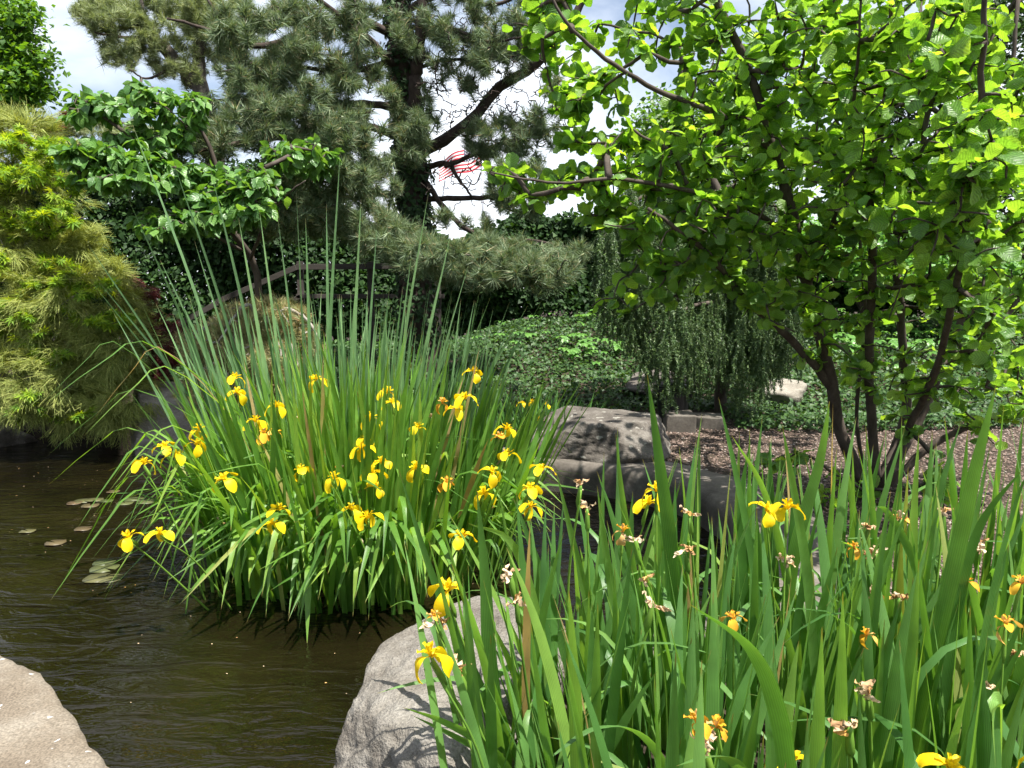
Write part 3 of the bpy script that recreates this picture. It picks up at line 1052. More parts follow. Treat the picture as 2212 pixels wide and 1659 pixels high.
# ---- iris bed in front
def front_iris():
    r = rng(160)
    rt = root("iris_bed", (1.2, 2.0, .25), "broad front bed of tall iris leaves with fading and withered flowers", "irises")
    B = []

    def soil(x, y):
        return .20
    n = 0
    while n < 720:
        x, y = r.uniform(-.14, 3.0), r.uniform(1.12, 2.95)
        if x < -.13 + max(0, y - 2.15) * .8: continue
        if x > 1.0 + y * .85: continue
        if y < 1.6 and x < .12: continue
        n += 1
        fan = r.uniform(0, 6.28)
        for _ in range(r.integers(1, 3)):
            az = r.normal(math.pi if x < .35 else 0, 1.3) if r.random() < .35 else r.uniform(0, 6.28)
            lean = abs(r.normal(.0, .12)) + (.10 if x < .3 else 0)
            L = r.uniform(.50, 1.10) ** .8 * (1.0 + .08 * min(1.5, x)) * np.interp(y, [1.1, 2.0, 2.9], [.80, .95, 1.0])
            W = r.uniform(.024, .038)
            if r.random() < .16:
                B.append(blade((x, y, soil(x, y)), r.uniform(0, 6.28), lean + .1, L, W * .85, .5, r.uniform(.7, 2.0), r.uniform(.5, .75), r.normal(0, .3), n=14, ksoft=.2))
            else:
                B.append(blade((x, y, soil(x, y)), az, lean, L, W, r.uniform(-.05, .30), 0, .6, r.uniform(-1.0, 1.0) + (az % math.pi - math.pi / 2) * .4, n=12, wob=r.normal(0, .2)))
    # blades that stand out in the photograph: tip, middle, foot (pixels) and distance
    heroes = [([(1398, 808), (1425, 1000), (1450, 1200), (1462, 1420)], 2.1, .046), ([(1792, 866), (1770, 1000), (1715, 1200), (1690, 1420)], 2.1, .040), ([(1552, 858), (1585, 1000), (1620, 1180), (1650, 1400)], 2.2, .026),
              ([(2152, 832), (2110, 1000), (2070, 1180), (2020, 1400)], 1.75, .040), ([(1690, 920), (1715, 1060), (1745, 1250), (1760, 1450)], 2.0, .030), ([(1330, 935), (1345, 1080), (1370, 1250), (1400, 1450)], 2.3, .030),
              ([(1030, 1055), (1048, 1250), (1060, 1450), (1090, 1640)], 1.9, .044), ([(860, 1010), (940, 1260), (1030, 1470), (1110, 1640)], 2.0, .034), ([(945, 1100), (1010, 1320), (1070, 1500), (1120, 1650)], 1.9, .030),
              ([(1490, 1305), (1620, 1400), (1680, 1540), (1710, 1720)], 1.25, .040), ([(1580, 940), (1650, 1060), (1700, 1250), (1730, 1450)], 2.3, .030), ([(1620, 950), (1600, 1100), (1610, 1300), (1620, 1450)], 2.4, .034),
              ([(1200, 1010), (1240, 1180), (1280, 1350), (1310, 1500)], 2.4, .034), ([(1290, 1050), (1310, 1200), (1340, 1400), (1350, 1550)], 2.2, .034), ([(1010, 1130), (1110, 1180), (1170, 1380), (1200, 1600)], 2.1, .034),
              ([(1985, 935), (1975, 1100), (1970, 1300), (1960, 1500)], 2.1, .034), ([(2090, 930), (2080, 1100), (2075, 1300), (2060, 1500)], 2.0, .034), ([(2212, 1010), (2120, 1130), (2070, 1300), (2040, 1500)], 1.8, .034),
              ([(1880, 1095), (1920, 1110), (1985, 1250), (2000, 1450)], 2.0, .026), ([(1170, 1650), (1290, 1572), (1400, 1600), (1480, 1760)], 1.5, .026), ([(870, 1528), (960, 1560), (1060, 1620), (1130, 1720)], 1.75, .034),
              ([(890, 1545), (1000, 1600), (1080, 1650), (1130, 1720)], 1.9, .026), ([(1460, 1655), (1530, 1635), (1590, 1650), (1640, 1740)], 1.3, .030), ([(2150, 1655), (2145, 1540), (2165, 1530), (2160, 1750)], 1.2, .034),
              ([(900, 1330), (960, 1480), (1050, 1600), (1120, 1700)], 2.0, .018), ([(2090, 1655), (2130, 1350), (2190, 1100), (2230, 1000)][::-1], 1.4, .042)]
    for P, Y, W in heroes:
        pts = [at(x, y, Y + .05 * k) for k, (x, y) in enumerate(P)]
        pts = pts[::-1]
        f = pts[0].copy()
        if f[2] > .3:
            f = f + (pts[0] - pts[1]) * ((f[2] - .2) / max(.05, (pts[1] - pts[0])[2]))
            f[2] = .2
            f[1] = max(f[1], 1.1)
            pts = [f] + pts
        a = r.normal(0, .35)
        B.append(blade_along(pts, W, np.array((math.cos(a), math.sin(a), .1)), 24, taper=.42))
    leaves_of(rt, B, M["irisf"], 300)
    fl = [(965, 1276, 1.95, "f"), (930, 1418, 1.6, "f"), (938, 1335, 1.8, "o"), (1418, 1062, 2.3, "f"), (1700, 1100, 2.0, "f"), (1345, 1150, 2.2, "o"), (1505, 1560, 1.45, "o"), (1548, 1572, 1.45, "o"), (2050, 1662, 1.35, "f"), (1705, 1650, 1.5, "f"),
          (2172, 1352, 1.5, "o"), (2205, 1262, 1.7, "o"), (2083, 1262, 1.9, "o"), (1585, 1340, 1.75, "o"), (1400, 1090, 2.4, "f"), (1655, 1105, 2.2, "f"), (1870, 1375, 1.8, "o"), (2050, 1315, 2.0, "o"), (1845, 1185, 2.1, "o"), (2270, 1655, 1.3, "f")]
    for px, py, Y, k in fl:
        p = at(px, py, Y)
        b = np.array((max(.0, p[0] + r.normal(.06, .05)), p[1] + r.uniform(.0, .2), .2))
        add_flower(rt, r, p, b, k, r.uniform(.74, .88) if k == "f" else r.uniform(.5, .68), face=(-.6 if (px, py) == (930, 1418) else None))
    wi = [(1100, 1238), (1115, 1298), (1255, 1048), (1268, 1098), (1490, 1108), (1480, 1188), (1412, 1305), (1398, 1258), (1875, 1138), (1892, 1192), (1862, 1482), (1878, 1500), (2040, 1108), (1886, 1285), (2130, 1482), (1835, 1568),
          (985, 1440), (1372, 1165), (1530, 1590), (1520, 1610), (2192, 1410), (1942, 1290), (2118, 1178), (1945, 1120), (1700, 1210), (945, 1345)]
    for px, py in wi:
        Y = np.interp(py, [1050, 1600], [2.3, 1.5]) + r.normal(0, .05)
        p = at(px, py, Y)
        b = np.array((max(.0, p[0] + r.normal(.04, .05)), p[1] + r.uniform(.0, .2), .2))
        add_flower(rt, r, p, b, "w", r.uniform(1.0, 1.4))


front_iris()

# ------------------------------------------------------------------ leaves and trees
def leaf_shape(prof, L=1.0, fold=.12, curl=.15, wavy=0.0, seed=0, droop=0.0):
    """prof: half widths along the leaf (unit length); local Y along, Z up"""
    r = rng(seed)
    n = len(prof)
    t = np.linspace(0, 1, n)
    w = np.array(prof)
    z = -curl * t ** 2 + wavy * np.sin(t * 9 + r.uniform(0, 6))
    y = t * (1 - .25 * abs(curl) * t)
    zl = z + fold * w * 2 + r.normal(0, wavy, n)
    zr = z + fold * w * 2 + r.normal(0, wavy, n)
    V = np.stack([np.stack([-w, y, zl], -1), np.stack([0 * w, y, z], -1), np.stack([w, y, zr], -1)], 1).reshape(-1, 3) * L
    UV = np.stack([np.tile([0, .5, 1.], n), np.repeat(t, 3)], -1)
    return V, grid_faces(n, 3), UV


def blob_points(r, blobs):
    """(px, py, depth, rx, ry, rdepth, n) ellipsoids in picture pixels and metres -> world points"""
    out = []
    for px, py, Y, rx, ry, rd, n in blobs:
        u = norm(r.normal(0, 1, (n, 3))) * (r.random((n, 1)) ** .38)
        for a, b, c in u:
            out.append(at(px + a * rx, py + b * ry, Y + c * rd))
    return np.array(out)


def grow(r, stems, targets, step=4, up=.25, maxlen=9.0, wig=.0):
    """join every target to the nearest wood; returns (paths, radii) and twig tips"""
    nodes = [np.asarray(s) for s in stems]
    N = np.vstack(nodes)
    parent = list(range(len(N)))
    nst = len(N)
    d0 = np.array([np.min(np.linalg.norm(N - t, axis=1)) for t in targets])
    cap = np.zeros((len(N) + len(targets) * step, 3)); cap[:len(N)] = N
    cnt = len(N)
    par = -np.ones(len(cap), int)
    br = []
    for i in np.argsort(d0):
        t = targets[i]
        dv = cap[:cnt] - t
        dist = np.linalg.norm(dv * np.array((1, 1, 1.15)), axis=1)
        j = int(np.argmin(dist))
        a = cap[j]
        L = np.linalg.norm(t - a)
        if L < .02 or L > maxlen:
            continue
        m = (a + t) / 2 + np.array((0, 0, up * L * r.uniform(-.3, 1))) + r.normal(0, .06 * L, 3)
        P = smooth_path([a, m, t], step + 1)
        if wig:
            P[1:-1] += r.normal(0, wig * L, P[1:-1].shape)
        ids = []
        pj = j
        for p in P[1:]:
            cap[cnt] = p; par[cnt] = pj; pj = cnt; ids.append(cnt); cnt += 1
        br.append((j, ids))
    load = np.zeros(cnt)
    for j, ids in br:
        load[ids[-1]] += 1
    for k in range(cnt - 1, nst - 1, -1):
        if par[k] >= 0:
            load[par[k]] += load[k]
    return cap[:cnt], br, load


def twig_mesh(cap, br, load, r0=.0022, k=.0030, rmax=.03, sides=4):
    ps = []
    for j, ids in br:
        P = cap[[j] + ids]
        rad = np.minimum(rmax, r0 + k * np.sqrt(load[ids]))
        rad = np.concatenate([[min(rad[0] * 1.1, rmax)], rad])
        rad[-1] = r0
        ps.append(tube(P, rad, sides))
    return join(ps)


def leaf_mats(r, cap, br, per, size, spread=.9, upb=.55, back=.45, droop=0.0, jit=.12):
    """leaves set alternately along the last stretch of every twig"""
    out = []
    for j, ids in br:
        P = cap[[j] + ids]
        n = r.poisson(per) + 1
        seg = P[1:] - P[:-1]
        end, L = P[-1], np.linalg.norm(P[-1] - P[0])
        tdir = norm(P[-1] - P[-2])
        for k in range(n):
            s = back * (k + r.random()) / n
            pos = smooth_pos(P, max(0.0, 1 - s / max(L, .05)))
            a = k * 2.4 + r.uniform(-.6, .6)
            side = norm(np.cross(tdir, norm(r.normal(0, 1, 3))))
            side[2] *= .5
            d = norm(tdir * (.9 if k == 0 else .35) + side * spread + np.array((0, 0, r.normal(.05, .25) - droop)))
            nrm = norm(np.array((0, 0, upb)) + r.normal(0, .38, 3))
            out.append(frame(pos + r.normal(0, .01, 3), d, nrm, size * r.uniform(.65, 1.2)))
    return np.array(out)


def smooth_pos(P, t):
    u = t * (len(P) - 1)
    i = min(int(u), len(P) - 2)
    return P[i] * (1 - (u - i)) + P[i + 1] * (u - i)


def stem_part(parent, name, ctrl, r0, r1, mat, n=24, sides=9, seed=0, jit=.04):
    r = rng(seed)
    P = smooth_path(ctrl, n)
    P[1:-1] += r.normal(0, r0 * .10, P[1:-1].shape)
    V, F, U = tube(P, np.linspace(r0, r1, n), sides, jit, r)
    part(name, V, F, mat, parent, U)
    return P


# ---- the broad-leaved tree on the right
def right_tree():
    r = rng(200)
    b = on(1885, 1040, .27)
    rt = root("broadleaf_tree", b, "large multi-stemmed tree with bright scalloped leaves growing in the gravel", "tree")
    D0 = b[1]

    def A(px, py, dY): return at(px, py, D0 + dY - .75 * min(1, max(0, (950 - py) / 450)))
    bb = lambda dx, dy: b + np.array((dx, dy, -.06))
    stems = [
        ([bb(-.05, 0), A(1815, 930, 0), A(1790, 800, -.05), A(1760, 680, -.1), A(1730, 560, -.2), A(1700, 420, -.3), A(1660, 280, -.4), A(1610, 130, -.5), A(1545, 0, -.55), A(1500, -140, -.6)], .052, .020),
        ([A(1806, 850, 0), A(1740, 765, -.15), A(1660, 690, -.3), A(1590, 620, -.5), A(1530, 550, -.7), A(1470, 500, -.8), A(1400, 450, -.9)], .036, .010),
        ([bb(.03, -.03), A(1878, 850, -.1), A(1880, 700, -.2), A(1886, 550, -.3), A(1880, 440, -.4), A(1905, 280, -.6), A(1925, 90, -.8), A(1930, -150, -.9)], .040, .014),
        ([bb(-.02, .05), A(1850, 900, .1), A(1868, 700, .15), A(1862, 560, .2), A(1840, 350, .3), A(1820, 150, .3)], .018, .008),
        ([bb(.06, .03), A(1955, 900, .2), A(1950, 750, .2), A(1940, 620, .2), A(1930, 540, .25), A(1985, 380, .2), A(2010, 180, .1), A(2020, -120, 0)], .042, .014),
        ([bb(.09, .02), A(1980, 920, .3), A(2045, 770, .4), A(2100, 620, .5), A(2140, 470, .5), A(2175, 250, .5), A(2200, 0, .5)], .040, .014),
        ([bb(.12, 0), A(2010, 965, -.1), A(2120, 912, -.2), A(2230, 870, -.3), A(2400, 780, -.4)], .036, .012),
        ([bb(.05, -.05), A(1960, 930, -.3), A(2020, 800, -.7), A(2060, 640, -1.1), A(2100, 420, -1.6), A(2120, 200, -1.9), A(2130, -100, -2.1)], .034, .010),
        ([A(1720, 520, -.25), A(1600, 440, -.5), A(1480, 410, -.7), A(1330, 385, -.9), A(1200, 395, -1.0), A(1060, 372, -1.1)], .020, .005),
        ([A(1680, 330, -.35), A(1560, 250, -.6), A(1430, 200, -.8), A(1300, 120, -.9), A(1210, 30, -1.0), A(1180, -60, -1.0)], .022, .006),
        ([A(1745, 620, -.15), A(1800, 480, -.6), A(1830, 320, -.9), A(1850, 160, -1.2), A(1860, 0, -1.4)], .018, .006),
    ]
    paths = []
    for k, (c, r0, r1) in enumerate(stems):
        paths.append(stem_part(rt, "stem", c, r0, r1, M["bark"], 30, 9, 300 + k))
    blobs = [(1200, 60, 5.0, 100, 110, .5, 40), (1260, 200, 5.0, 90, 70, .5, 32), (1420, 60, 5.2, 120, 90, .6, 34), (1330, 340, 5.0, 150, 90, .6, 60), (1190, 400, 4.9, 130, 45, .4, 32), (1085, 372, 4.85, 45, 25, .25, 9),
             (1380, 470, 5.0, 160, 60, .6, 48), (1540, 330, 5.0, 160, 150, .9, 100), (1580, 120, 5.0, 130, 130, .8, 55), (1760, 120, 4.9, 170, 150, 1.1, 110), (1780, 380, 4.9, 190, 160, 1.1, 130), (1980, 180, 4.7, 190, 200, 1.4, 140),
             (2130, 350, 4.4, 150, 220, 1.3, 130), (1960, 470, 4.8, 190, 130, 1.2, 100), (1700, 570, 5.1, 190, 80, .8, 50), (1900, 660, 5.4, 170, 110, .9, 52), (2120, 640, 5.0, 130, 150, 1.0, 70), (2160, 850, 5.3, 120, 120, .7, 36), (1990, 840, 5.6, 120, 110, .6, 30),
             (1830, 790, 5.7, 110, 80, .5, 20), (1480, 600, 5.1, 150, 60, .5, 16), (1350, 650, 4.9, 90, 40, .3, 8), (1690, 1000, 5.3, 60, 40, .3, 7), (1830, 1060, 5.5, 70, 40, .3, 8), (2010, 1060, 5.5, 80, 50, .3, 9), (2060, 60, 3.9, 140, 130, .6, 40),
             (2140, 300, 3.5, 90, 150, .5, 26), (1820, -120, 5, 400, 120, 1.5, 90), (2330, 300, 5, 120, 400, 1.4, 80), (1330, -80, 5.2, 180, 70, .6, 18), (1950, 120, 7.2, 330, 200, .8, 110), (1750, 300, 6.8, 180, 120, .5, 40), (1560, 480, 4.6, 170, 90, .5, 46), (1700, 680, 5.0, 120, 60, .4, 16), (1450, 560, 4.8, 120, 50, .4, 16), (2100, 500, 3.6, 120, 90, .4, 22)]
    T = blob_points(r, blobs)
    cap, br, load = grow(r, [p[5:] for p in paths], T, up=.12)
    V, F, U = twig_mesh(cap, br, load)
    part("twigs", V, F, M["bark"], rt, U, kind="stuff")
    ob = [.0, .09, .19, .24, .31, .31, .36, .33, .33, .22, .04]
    variants = [leaf_shape(ob, 1, .16, c, w, s) for c, w, s in ((.12, .02, 1), (-.10, .03, 2), (.28, .02, 3), (.05, .035, 4), (.2, .03, 5))]
    for k, v in enumerate(variants):
        v[0][:, 0] *= (1.0, .9, 1.05, .95, 1.02)[k]
    mats = leaf_mats(r, cap, br, 4.7, .112, back=.55)
    scatter(rt, "leaf", variants, mats, r.integers(0, 5, len(mats)), M["hazel"], 300)


right_tree()


# ---- broad-leaved shrub on the left with drooping leaves in tiers
def left_shrub():
    r = rng(220)
    b = np.array((-3.35, 9.2, ground_z(-3.35, 9.2)))
    rt = root("tiered_shrub", b, "tall shrub with tiers of large drooping oval leaves beside the pine", "shrub")
    A = lambda x, y, Y: at(x, y, Y - 1.2)
    stems = [([b + (0, 0, -.1), A(560, 620, 10), A(500, 500, 9.6), A(420, 420, 9.3), A(330, 340, 9.0), A(220, 250, 8.9), A(150, 235, 8.8)], .05, .012),
             ([A(520, 530, 9.7), A(480, 400, 9.6), A(440, 290, 9.5), A(380, 220, 9.3), A(330, 190, 9.2)], .035, .01),
             ([A(520, 540, 9.7), A(440, 500, 9.2), A(360, 480, 8.9), A(300, 470, 8.8)], .022, .007), ([A(540, 560, 9.8), A(580, 470, 9.2), A(620, 420, 9.0), A(660, 390, 8.9)], .022, .007),
             ([A(420, 420, 9.3), A(330, 395, 9.0), A(240, 385, 8.8), A(180, 380, 8.8)], .018, .006)]
    paths = [stem_part(rt, "stem", c, r0, r1, M["bark"], 22, 7, 420 + k) for k, (c, r0, r1) in enumerate(stems)]
    blobs = [(190, 225, 8.9, 75, 35, .3, 20), (290, 220, 9.1, 90, 40, .4, 34), (390, 225, 9.2, 70, 40, .4, 26), (200, 330, 8.8, 90, 28, .4, 30), (300, 345, 8.9, 90, 26, .4, 26), (270, 385, 8.7, 110, 22, .4, 40), (400, 370, 9.0, 90, 20, .4, 26),
             (420, 470, 8.8, 140, 24, .4, 54), (340, 490, 8.7, 60, 20, .3, 16), (520, 450, 8.9, 70, 30, .4, 26), (540, 390, 9.0, 60, 34, .4, 22), (480, 420, 8.9, 90, 16, .3, 22), (330, 290, 9.1, 110, 30, .4, 26), (640, 330, 9.6, 70, 40, .4, 16), (700, 350, 9.8, 50, 30, .3, 8)]
    T = blob_points(r, [(a_, b_, c_ - 1.2, d_, e_, f_, int(g_ * (2.2 if b_ > 310 else 1.4))) for a_, b_, c_, d_, e_, f_, g_ in blobs])
    cap, br, load = grow(r, [p[6:] for p in paths], T, up=.05)
    V, F, U = twig_mesh(cap, br, load, r0=.003)
    part("twigs", V, F, M["bark"], rt, U, kind="stuff")
    ov = [.0, .14, .24, .29, .29, .25, .17, .08, .0]
    variants = [leaf_shape(ov, 1, .14, c, .015, s) for c, s in ((.25, 1), (.4, 2), (.15, 3), (.32, 4))]
    mats = leaf_mats(r, cap, br, 5.6, .155, back=.22, droop=.55, upb=.8)
    scatter(rt, "leaf", variants, mats, r.integers(0, 4, len(mats)), M["dogwood"], 300)


left_shrub()


# ---- pines
def tuft(seed, n=64, L=.125, w=.0026, cone=True, back=.16):
    """brush of needles round the end of a shoot that grows along +Y (unit metres)"""
    r = rng(seed)
    t = r.random(n)
    base = np.stack([r.normal(0, .003, n), -back * t, r.normal(0, .003, n)], -1)
    a = r.uniform(0, 6.283, n)
    open_ = r.uniform(.5, 1.25, n) + .35 * t
    d = np.stack([np.cos(a) * np.sin(open_), np.cos(open_), np.sin(a) * np.sin(open_)], -1)
    ln = L * r.uniform(.75, 1.1, n)
    tip = base + d * ln[:, None]
    s = norm(np.cross(d, r.normal(0, 1, (n, 3)))) * w
    V = np.stack([base - s, base + s, tip], 1).reshape(-1, 3)
    F = np.arange(3 * n).reshape(-1, 3)
    parts = [(V, F, np.zeros((3 * n, 2)))]
    if cone:
        parts.append(tube(np.array([(0, -back, 0), (0, -.02, 0), (0, .012, 0)]), [.004, .005, .001], 4))
    return join(parts)


def pine(name, base, label, trunk, limbs, blobs, seed, mat, per=1.0, tsize=1.0, ivy=False, limit=300, extra_bare=None, tbark="pinebark", nn=84, w=.0036, group=None, twr=.0032):
    r = rng(seed)
    rt = root(name, base, label, "pine tree", group)
    paths = []
    for k, (c, r0, r1) in enumerate(trunk):
        paths.append(stem_part(rt, "trunk", c, r0, r1, M[tbark], 34, 12, seed + k, .06))
    for k, (c, r0, r1) in enumerate(limbs):
        paths.append(stem_part(rt, "limb", c, r0, r1, M["pinebark"], 22, 7, seed + 40 + k, .08))
    T = blob_points(r, blobs)
    cap, br, load = grow(r, paths, T, up=-.12, wig=.05)
    V, F, U = twig_mesh(cap, br, load, r0=twr, k=.0030, rmax=.03)
    part("twigs", V, F, M["twigbark"], rt, U, kind="stuff")
    if extra_bare is not None:
        T2 = blob_points(r, extra_bare)
        cap2, br2, load2 = grow(r, paths + [cap[::3]], T2, up=-.25, wig=.10)
        V, F, U = twig_mesh(cap2, br2, load2, r0=.0035, k=.0025, rmax=.012)
        part("dead_twigs", V, F, M["pinebark"], rt, U, kind="stuff")
    variants = [tuft(seed + k, nn, .125, w) for k in range(5)]
    mats = []
    for j, ids in br:
        P = cap[[j] + ids]
        d = norm(P[-1] - P[-2])
        d = norm(d + np.array((0, -.15, .35)) + r.normal(0, .25, 3))
        mats.append(frame(P[-1], d, norm(r.normal(0, 1, 3)), tsize * r.uniform(.75, 1.2)))
        for _ in range(r.poisson(per)):
            p = smooth_pos(P, r.uniform(.35, .95))
            d2 = norm(d + r.normal(0, .8, 3))
            mats.append(frame(p + d2 * .07, d2, norm(r.normal(0, 1, 3)), tsize * r.uniform(.6, 1.05)))
    mats = np.array(mats)
    scatter(rt, "needle_tuft", variants, mats, r.integers(0, 5, len(mats)), mat, limit, mass="needles")
    return rt, paths


def main_pine():
    A = at
    D = 10.6
    base = np.array((at(905, 700, D)[0], D, float(ground_z(-1.35, D))))
    trunk = [([base + (0, 0, -.15), A(900, 560, D), A(888, 400, D), A(878, 200, D), A(866, 0, D), A(855, -250, D), A(850, -700, D)], .27, .12),
             ([A(893, 300, D - .1), A(897, 191, D - .25), A(907, 85, D - .3), A(915, -60, D - .35), A(925, -300, D - .4)], .10, .05)]
    limbs = [([A(905, 330, D), A(996, 280, D - .2), A(1078, 191, D - .3), A(1146, 147, D - .5), A(1200, 95, D - .6), A(1250, 15, D - .7), A(1290, -80, D - .8)], .085, .04),
             ([A(910, 365, D), A(965, 352, D - .2), A(990, 385, D - .3), A(1020, 425, D - .4)], .05, .012), ([A(910, 430, D), A(1010, 428, D - .3), A(1105, 424, D - .6), A(1180, 410, D - .8)], .045, .02),
             ([A(908, 375, D), A(962, 452, D - .3), A(1012, 497, D - .6), A(1075, 516, D - .9), A(1160, 520, D - 1.2), A(1250, 540, D - 1.4)], .045, .012),
             ([A(960, 360, D - .2), A(1044, 325, D - .3), A(1112, 301, D - .4), A(1194, 277, D - .5), A(1240, 275, D - .6)], .035, .012),
             ([A(865, 150, D), A(838, 130, D - .3), A(790, 80, D - .8), A(702, 12, D - 1.3), A(620, -50, D - 1.6)], .07, .025),
             ([A(870, 235, D), A(800, 225, D - .5), A(720, 222, D - .9), A(629, 219, D - 1.4), A(540, 216, D - 1.6), A(444, 217, D - 1.8)], .06, .012),
             ([A(880, 300, D), A(780, 270, D - .6), A(690, 270, D - 1.2), A(615, 294, D - 1.7), A(513, 311, D - 2.0), A(410, 325, D - 2.2), A(325, 321, D - 2.3)], .06, .010),
             ([A(885, 420, D), A(800, 420, D - .5), A(700, 440, D - .9), A(620, 470, D - 1.2), A(540, 500, D - 1.4)], .05, .012),
             ([A(860, 80, D), A(760, 40, D - .5), A(640, 80, D - 1.0), A(540, 100, D - 1.4), A(440, 60, D - 1.6), A(360, 40, D - 1.8)], .06, .012),
             ([A(892, 470, D), A(850, 500, D - .8), A(880, 530, D - 1.5), A(980, 560, D - 1.9), A(1080, 580, D - 2.1), A(1170, 590, D - 2.2)], .05, .012),
             ([A(866, 30, D), A(950, -10, D - .4), A(1060, 10, D - .7), A(1150, -20, D - .9)], .05, .015), ([A(868, 90, D), A(960, 60, D - .5), A(1050, 90, D - .8), A(1130, 80, D - 1.0)], .035, .012),
             ([A(872, 160, D), A(960, 130, D - .4), A(1040, 130, D - .6), A(1120, 120, D - .9)], .03, .01), ([A(872, 120, D), A(780, 150, D - .6), A(680, 150, D - 1.1), A(590, 130, D - 1.5), A(500, 150, D - 1.8)], .045, .01),
             ([A(882, 350, D), A(800, 350, D - .8), A(720, 370, D - 1.4), A(640, 380, D - 1.7)], .04, .01)]
    blobs = [(500, 60, 9.0, 60, 70, .4, 18), (600, 60, 9.2, 120, 90, .7, 50), (720, 60, 9.6, 130, 90, .7, 44), (560, 160, 9.0, 110, 80, .6, 44), (650, 180, 9.2, 130, 90, .6, 66), (780, 180, 9.7, 90, 90, .6, 34), (560, 260, 8.9, 170, 60, .6, 95),
             (720, 280, 9.2, 120, 70, .6, 80), (420, 300, 8.6, 130, 35, .4, 44), (350, 305, 8.4, 70, 30, .3, 16), (680, 380, 9.0, 150, 60, .6, 80), (800, 390, 9.6, 70, 70, .5, 30), (640, 470, 9.1, 130, 50, .5, 60), (770, 480, 9.3, 120, 50, .6, 64),
             (850, 520, 8.9, 100, 40, .4, 50), (960, 560, 8.6, 110, 45, .4, 52), (1080, 580, 8.4, 110, 45, .4, 56), (1180, 585, 8.4, 80, 45, .4, 36), (1060, 530, 9.2, 130, 20, .4, 30), (1230, 545, 9.0, 60, 30, .3, 14),
             (880, 300, 9.9, 60, 50, .4, 26), (900, 250, 10.0, 50, 40, .3, 12), (960, 60, 10.1, 130, 80, .6, 46), (1090, 60, 9.9, 110, 90, .5, 46), (1060, 290, 10.0, 70, 50, .3, 24), (1040, 120, 10.0, 120, 80, .4, 30), (1100, 380, 9.9, 90, 60, .3, 20), (1150, 280, 10.0, 70, 40, .3, 12), (1170, 200, 9.9, 70, 60, .4, 12),
             (1050, 330, 10.1, 60, 20, .3, 9), (1130, 430, 9.8, 70, 40, .3, 14), (1000, 470, 9.9, 60, 30, .3, 7), (980, 190, 10.2, 80, 60, .3, 10), (700, -120, 10, 500, 90, 1.2, 60), (1150, 320, 10, 50, 40, .3, 8)]
    bare = [(1010, 200, 10.2, 140, 170, .5, 280), (1030, 400, 10.1, 130, 80, .4, 130), (1000, 60, 10.2, 150, 90, .6, 160), (1120, 200, 10, 120, 160, .5, 120), (760, 130, 9.9, 110, 120, .6, 80), (640, 260, 9.4, 200, 120, .6, 80), (1150, 270, 10, 80, 70, .4, 40)]
    rt, paths = pine("pine_tree", base, "large dark pine with an ivy-covered trunk and long drooping boughs", trunk, limbs, blobs, 500, M["needle"], per=1.7, extra_bare=bare, tsize=1.35)
    # ivy climbing the trunk
    r = rng(560)
    tp = paths[0]
    heart = [.0, .38, .46, .40, .26, .12, .0]
    variants = [leaf_shape(heart, 1, .1, c, .02, s) for c, s in ((.2, 1), (.1, 2), (.3, 3))]
    mats = []
    for k in range(5200):
        u = r.random() ** 1.15
        p = smooth_pos(tp, u * .80)
        rad = .27 * (1 - .45 * u) * r.uniform(.95, 1.28)
        a = r.uniform(0, 6.283)
        o = np.array((math.cos(a), math.sin(a), 0))
        if r.random() < .25 and u > .62: continue
        d = norm(np.array((0, 0, -.8)) + o * .5 + r.normal(0, .3, 3))
        mats.append(frame(p + o * rad, d, norm(o + np.array((0, 0, .5)) + r.normal(0, .3, 3)), r.uniform(.05, .085)))
    mats = np.array(mats)
    scatter(rt, "ivy_leaf", variants, mats, r.integers(0, 3, len(mats)), M["trunkivy"], 60, mass="trunk_ivy")


main_pine()


def far_pine():
    A = at
    D = 17.0
    base = np.array((at(480, 600, D)[0], D, float(ground_z(-6.5, D))))
    trunk = [([base + (0, 0, -.2), A(470, 400, D), A(440, 220, D), A(395, 150, D), A(350, 105, D), A(300, 50, D), A(262, 20, D), A(210, -20, D)], .24, .06), ([A(450, 260, D), A(432, 150, D), A(430, 20, D), A(425, -150, D)], .16, .08),
             ([A(400, 150, D), A(340, 90, D - .2), A(318, 60, D - .2), A(300, -30, D - .2)], .08, .03)]
    limbs = [([A(330, 85, D), A(260, 80, D - .4), A(205, 70, D - .8)], .05, .015), ([A(300, 50, D), A(230, 20, D), A(170, 10, D - .2)], .05, .015), ([A(380, 140, D), A(320, 170, D - .5), A(280, 150, D - .8)], .04, .012)]
    blobs = [(230, 30, 16.6, 80, 45, .6, 90), (300, 90, 16.8, 90, 45, .6, 80), (390, 30, 17, 130, 60, .8, 130), (500, 60, 17, 80, 90, .8, 80), (400, 140, 17, 90, 50, .6, 60), (260, 120, 16.5, 50, 25, .4, 22), (440, 60, 17, 70, 80, .6, 60), (190, 15, 16.6, 35, 20, .3, 14), (170, 270, 16, 90, 30, .5, 40), (250, 290, 16, 90, 30, .5, 30), (350, -60, 17, 150, 50, .8, 40)]
    pine("pine_tree", base, "lighter green leaning pine against the blue sky behind the tiered shrub", trunk, limbs, blobs, 600, M["needle_far"], tbark="twigbark", per=0.9, tsize=1.6, limit=120, nn=80, w=.0034)


far_pine()


